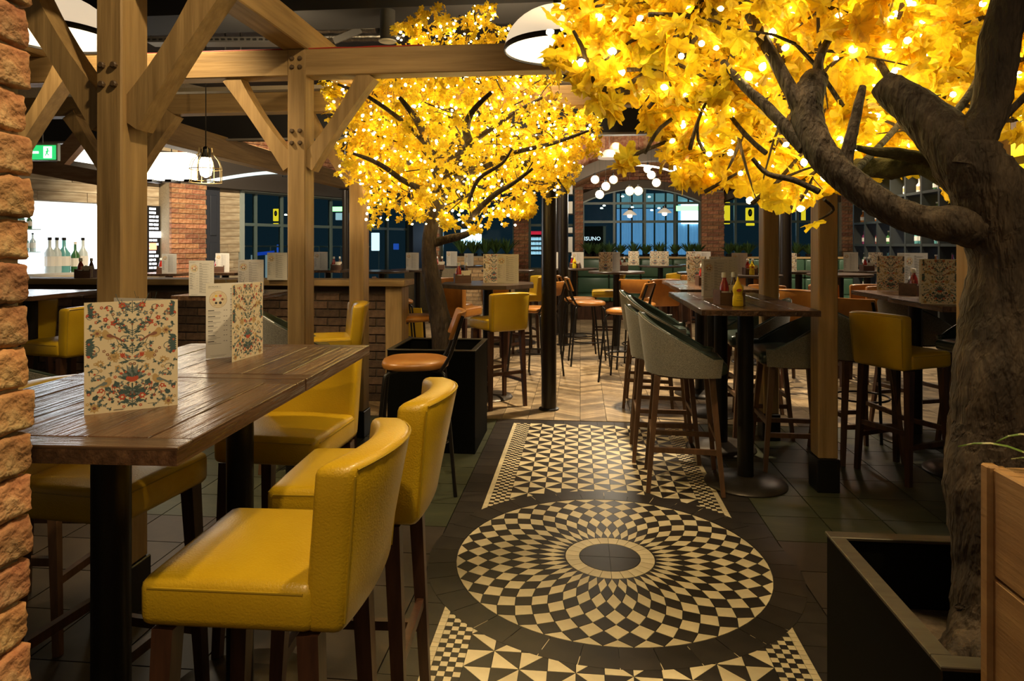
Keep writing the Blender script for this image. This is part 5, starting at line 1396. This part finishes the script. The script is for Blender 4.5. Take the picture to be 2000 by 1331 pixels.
for k,(a,l,hh) in enumerate(((3.0,.16,.20),(2.7,.20,.16),(3.5,.14,.14),(.2,.3,.25),(.5,.28,.2),(-.3,.3,.22),(1.2,.25,.2),(2.2,.14,.12),(5.2,.3,.18),(.9,.35,.17),(3.25,.11,.17))):
    b=B();vs=[];fs=[]
    for i in range(10):
        q=i/9; rad=l*q; z=hh*(1.9*q-1.25*q*q)+.02; wd=.0075*math.sin(PI*min(1,.12+q*.88)) 
        c_=Vector((rad*math.cos(a),rad*math.sin(a),z)); p_=Vector((-math.sin(a),math.cos(a),0))*wd; vs+=[c_-p_,c_+Vector((0,0,-.002)),c_+p_]
    for i in range(9):
        for j in(0,1): fs.append((3*i+j,3*i+j+1,3*i+j+4,3*i+j+3))
    b.add(vs,fs); P('strap_leaf',b,spm,sp_,smooth=60)
# ---------------- furniture placement ----------------
ys_=padded_stool('padded_bar_stool',ylw,ylw_seam,dkwood)
sh_=shell_stool(); fc_=frame_chair('metal_frame_bar_stool'); yl_=lounge_chair(ylw,dkwood)
swO={ylw:org,ylw_seam:M('tan_piping',(.25,.08,.012),.4)}
GY='yellow padded bar stools'
def Y_(x,y,rot,l): return place(ys_,x,y,math.radians(rot),l,GY)
Y_(-.655,1.40,2,'yellow leather bar stool nearest the camera, its side to the plank table').rotation_euler[2]=math.radians(181)
Y_(-.64,1.89,183,'yellow leather bar stool second along the plank table, behind the nearest stool')
Y_(-1.345,1.83,-6,'yellow leather bar stool on the far side of the plank table beside the brick pillar')
Y_(-1.03,2.33,-92,'yellow leather bar stool at the far end of the plank table, facing the camera')
p=at(652,4.75); Y_(p.x-.05,p.y,205,'yellow bar stool behind the plank table between the second and third oak posts')
p=at(130,4.6); Y_(p.x,p.y,168,'yellow bar stool in the left bay in front of the low brick wall')
p=at(30,5.2); Y_(p.x,p.y,160,'yellow bar stool half hidden by the brick pillar in the left bay')
p=at(972,5.95); Y_(p.x,p.y,128,'yellow bar stool with its back turned by the octagonal table, left of black column')
p=at(1762,4.15); Y_(p.x,p.y,28,'yellow bar stool with its back to the camera at the right bar table')
p=at(1182,9.6); Y_(p.x,p.y,180,'small distant yellow bar stool behind the middle round table')
p=at(1020,8.9); Y_(p.x,p.y,200,'distant yellow bar stool left of the black column')
p=at(1290,10.0); Y_(p.x,p.y,150,'distant yellow stool behind the orange chair right of the middle round table')
def OR(px,d,rot,l):
    p=at(px,d); return place(ys_,p.x,p.y,math.radians(rot),l,'orange padded bar stools',mats=swO,name='orange_bar_stool')
OR(895,7.0,70,'large tan orange padded stool with its back to the camera behind the farther tree')
OR(1508,7.1,60,'orange padded stool between the right posts, left of two')
OR(1556,6.4,60,'orange padded stool between the two right posts, right one of two')
OR(1286,8.3,110,'orange padded stool behind the row of bar tables, leftmost')
OR(1318,9.6,150,'orange padded stool farther behind the row of bar tables')
OR(1375,10.3,20,'orange padded stool beyond the square tables near the green booth')
OR(1462,8.6,60,'orange padded stool left of the rear right post')
OR(1690,7.2,80,'orange padded stool at the far round table on the right, left one')
OR(1722,6.9,80,'orange padded stool at the far round table on the right, right one')
OR(1640,6.9,-60,'orange padded stool just right of the nearer right post')
OR(985,8.2,60,'orange padded stool behind the octagonal table')
GC='metal framed orange bar stools'
def C_(px,d,rot,l): p=at(px,d); return place(fc_,p.x,p.y,math.radians(rot),l,GC)
C_(812,3.95,192,'tan leather stool with black tube frame in front of the left planter')
C_(808,6.35,35,'tan leather tube-frame stool left of the farther tree trunk')
C_(1150,8.0,5,'orange tube-frame stool facing right at the middle round table, nearer one')
C_(1132,8.5,5,'orange tube-frame stool facing right at the middle round table, farther one')
C_(1247,7.75,75,'orange tube-frame stool with its back to the camera right of the middle round table')
C_(1222,7.0,160,'orange tube-frame stool partly hidden behind the grey shell stools')
C_(1046,7.2,150,'orange tube-frame stool half hidden by the black column')
C_(1683,5.05,50,'wide tan tube-frame stool back in front of the right bar table')
C_(888,7.7,-60,'orange tube-frame stool seen through the legs behind the farther tree')
C_(775,8.2,20,'dark tube-frame stool past the end of the low wall')
GS='grey shell bar stools'
def S_(x,y,rot,l): return place(sh_,x,y,math.radians(rot),l,GS)
S_(.60,4.08,-4,'grey tweed shell stool with green leather seat, nearest on the mosaic side')
S_(.555,4.62,-2,'grey tweed shell stool second in the row on the mosaic side')
S_(.62,5.42,-8,'grey tweed shell stool third in the row on the mosaic side')
S_(.60,6.05,-8,'grey tweed shell stool fourth in the row on the mosaic side')
S_(1.33,4.46,178,'dark green leather shell stool tucked behind the nearer right post')
S_(1.30,5.22,182,'grey shell stool facing left between the two right posts')
S_(1.42,5.95,190,'grey shell stool facing left behind the rear right post')
S_(1.82,4.72,10,'dark shell stool left of the yellow stool at the right bar table')
S_(2.72,4.85,190,'grey shell stool on the far side of the right bar table')
S_(2.64,4.30,185,'dark green seated shell stool at the near end of the right bar table')
S_(2.55,5.5,20,'pale grey shell stool behind the right bar table')
p=at(575,4.4); S_(p.x,p.y,25,'grey shell stool behind the second oak post')
p=at(80,2.52); S_(p.x,p.y,95,'grey tweed shell stool behind the plank table beside the brick pillar')
# tables
ta=plank_table('plank_bar_table',.645,.60,legx=0.0)
for (x,y,l) in((-1.025,1.395,'dark oak plank bar table in the left foreground under the floral menu'),(-1.045,2.0,'dark oak plank bar table joined behind the foreground table, under the open menu')):
    o=place(ta,x,y,math.radians(2),l,'plank bar tables on the left')
tb_=plank_table('square_bar_table',.62,.69,n=5)
for (x,y,l) in((.965,4.10,'square dark oak bar table nearest on the right, under the mustard bottle'),(.965,4.80,'square dark oak bar table second in the row, behind the mustard bottle'),(1.10,5.80,'square bar table third in the row with a bluish shine'),(1.12,6.52,'square bar table fourth in the row'),(2.36,4.43,'bar table on the right beside the near tree trunk'),(2.40,5.15,'bar table on the right behind the near trunk table')):
    place(tb_,x,y,0,l,'square bar tables')
p=at(450,4.75)
for k,(px,d,rt,l) in enumerate(((466,5.0,0,'plank bar table in the left bay behind the near oak post'),(60,5.0,0,'plank bar table half hidden behind the brick pillar'),(640,9.7,0,'bar table beyond the low wall near the left windows'),(330,8.6,0,'bar table beyond the low wall below the brick pier'),(1358,12.3,0,'distant teal topped table before the green booth'),(440,8.9,0,'bar table beyond the low wall by the whitewashed planks'))):
    p=at(px,d); place(tb_,p.x,p.y,0,l,'square bar tables')
rt_=round_table()
for px,d,l in((1204,9.1,'round black bar table in the middle of the room right of the black column'),(1120,10.4,'round bar table behind the black column with a caddy'),(992,9.6,'round bar table behind the octagonal table'),(815,9.8,'round bar table left of the farther trunk'),(903,11.6,'distant round table with a pale shine below the bright screen'),(1694,9.4,'distant round bar table on the right between the post and shelving'),(1640,8.3,'round bar table just right of the nearer right post'),(1464,8.1,'round table left of the rear right post'),(1380,8.8,'round bar table before the broad brick pier'),(1560,9.1,'distant round table between the right posts'),(745,9.3,'round bar table past the end of the low wall'),(1290,11.7,'distant round table below the arched window')):
    p=at(px,d); place(rt_,p.x,p.y,0,l,'round bar tables')
# octagonal table
p=at(953,6.25); t=thing('octagonal_bar_table','octagonal black bar table in front of the farther tree with a tall menu','table',p,.1)
b=B(); b.prism([(.45*math.cos(PI/8+PI/4*i),.45*math.sin(PI/8+PI/4*i)) for i in range(8)],ZT-.035,ZT); P('tabletop',b,tabtop,t); pedestal(t,r=.048,br=.23)
# ---------------- menus ----------------
a_=at(166,1.392,z=ZT); c_=at(347,1.482,z=ZT); an=math.atan2(c_.y-a_.y,c_.x-a_.x)
# hinge on the right: build from the hinge with panels running left
def menuV(px,d,ang1,ang2,l,front,back,sc=1.0,group=None,z=ZT):
    p=at(px,d); t=thing('folded_menu',l,'menu',(p.x,p.y,z+.0005),0,group); t.scale=(sc,)*3
    for ang,kind,flip in((ang1,front,True),(ang2,back,False)):
        # panel extends from hinge toward angle ang; printed face toward -local Y of a left-to-right frame
        q=O('cover_panel',PANC if kind=='floral' else PAN,t,(MW*math.cos(ang),MW*math.sin(ang),0),ang+PI)
        O('print',FLO if kind=='floral' else INN,q); O('print',INN if kind=='floral' else FLO,q,(MW,0,0),PI)
    return t
menuV(347,1.482,math.atan2(a_.y-c_.y,a_.x-c_.x),math.radians(170),'cream menu with birds and flowers standing on the near plank table','floral','text')
h=at(513,2.19); e1=at(457,2.03); e2=at(391,2.07)
menuV(513,2.19,math.atan2(e1.y-h.y,e1.x-h.x),math.atan2(e2.y-h.y,e2.x-h.x),'open menu showing a flavour wheel page and a narrow floral cover','floral','text')
GM='folded menus on the far tables'
def mn(px,d,a1,a2,l,f='text',bk_='floral',sc=1.05,z=ZT): menuV(px,d,math.radians(a1),math.radians(a2),l,f,bk_,sc,GM,z)
mn(418,4.65,180,160,'grey menu with flavour wheel standing on the table behind the near oak post','text','text')
mn(515,4.95,190,150,'open text menu left of the second oak post','text','text'); mn(561,6.0,182,150,'text menu on the low wall shelf touching the second oak post','text','floral',z=1.09)
mn(345,8.3,185,160,'menu on the far left table in front of the brick pier','text','floral'); mn(448,8.85,185,155,'pale menu with bottles beside the whitewashed planks','text','floral')
mn(640,9.5,185,150,'pink menu in front of the left window between the posts','text','floral',1.1)
mn(1013,6.15,178,150,'tall text menu on the octagonal table','text','floral',1.15); mn(985,6.3,200,120,'tall floral menu leaf on the octagonal table','floral','floral',1.15)
mn(893,11.4,185,150,'pale menu with a wheel left of the ferns'); mn(1140,10.3,185,110,'white menu behind the mustard caddy on the rear round table')
mn(1196,9.0,200,150,'floral menu on the middle round table','floral','text',1.1); mn(1211,9.2,188,100,'white menu leaf on the middle round table','text','text',1.1)
mn(1248,11.7,182,150,'small floral menu on the table under the arched window','floral','floral'); mn(1306,11.5,182,150,'small floral menu before the green booth','floral','floral'); mn(1290,11.7,182,150,'low floral menu left of the booth menu','floral','floral')
mn(1370,8.9,186,150,'tall floral menu in front of the broad pier','floral','text',1.15); mn(1388,8.7,186,140,'white menu leaf beside the broad pier','text','text',1.15)
mn(1424,4.55,200,150,'open grey menu behind the mustard bottle','text','text',1.1); mn(1441,4.85,184,160,'tall text menu farther behind the mustard bottle','text','floral',1.15)
mn(1460,8.2,184,150,'white menu left of the rear right post','text','floral',1.1); mn(1556,9.0,184,150,'small pink menu between the right posts','floral','floral')
mn(1676,9.0,184,120,'white menu at the foot of the bottle shelving','text','floral',1.1); mn(1724,9.8,184,150,'small pink menu before the shelving','floral','floral')
mn(1872,3.98,174,150,'floral menu on the right table beside the near trunk','floral','text',1.15); mn(1812,5.2,176,200,'large white menu on the right table','text','text',1.25); mn(1768,5.15,140,100,'pinkish narrow menu leaf on the right table','floral','floral',1.15)
mn(1380,6.45,184,150,'pinkish menu lying low behind the square tables','floral','floral'); mn(925,11.4,184,150,'white menu on the round table behind the octagonal one','text','floral',.9)
mn(818,9.6,184,150,'pale menu left of the farther trunk'); mn(1090,10.2,184,150,'thin pale menu beside the black column')
# ---------------- caddies ----------------
p=at(1432,4.02); caddy(p.x-.02,p.y+.02,.15,'behind the mustard bottle on the nearest square table')
p=at(1441,3.88); place(mus,p.x,p.y,.1,'yellow squeeze mustard bottle on the nearest square table',z=ZT+.0005,group='mustard bottles')
for px,d,rt,wh,mm in((903,6.3,.3,'on the octagonal table',0),(1122,10.3,.1,'on the rear round table by the black column',1),(1783,4.75,.7,'on the right table beside the floral menu',0),(1693,9.2,.1,'at the foot of the bottle shelving',0),(1465,8.0,.1,'left of the rear right post',1),(1378,5.9,.1,'on the third square table',0),(322,8.5,.1,'on the far left table below the pier',0),(618,9.6,.1,'on the window table, left one',0),(658,9.6,.1,'on the window table, right one',0),(430,8.9,.1,'beside the whitewashed planks',0),(858,9.7,.2,'left of the farther trunk',0),(488,5.1,.1,'on the left bay table',1),(168,6.0,.1,'on the low wall before the bright hatch',0),(1215,9.3,.1,'on the middle round table',0)):
    p=at(px,d); zz=1.09 if 'low wall' in wh else ZT
    if 'low wall' in wh: p=Vector((onY(px,5.98),5.98,0))
    caddy(p.x,p.y,rt,wh,z=zz,full=2)
    if mm: place(mus,p.x-.0,p.y-.085,.1,'yellow mustard bottle '+wh,z=zz,group='mustard bottles')
for px,d,l in((466,5.1,'left of the caddy on the left bay table'),(473,5.02,'beside the other shaker on the left bay table'),(1395,5.0,'by the menus on the second square table')):
    p=at(px,d); place(pot,p.x,p.y,0,'small glass salt shaker '+l,z=ZT,group='shakers')
# extra tables that carry far menus: low booth tables
for k in [ys_,sh_,fc_,yl_,ta,tb_,rt_,ket,brn,mus,pot,cad,nap,gproto,sp,f1,f2]+bps: purge(k)
# yellow wet-floor sign and napkin basket
p=at(811,8.6); t=thing('floor_sign','small yellow wet floor sign beside the farther trunk','sign',p)
b=B(); b.bar((0,-.12,0),(0,0,.6),.26,.012,.16,.012); b.bar((0,.12,0),(0,0,.6),.26,.012,.16,.012); P('sign_boards',b,M('yellow_plastic',(.75,.5,.02),.4),t)
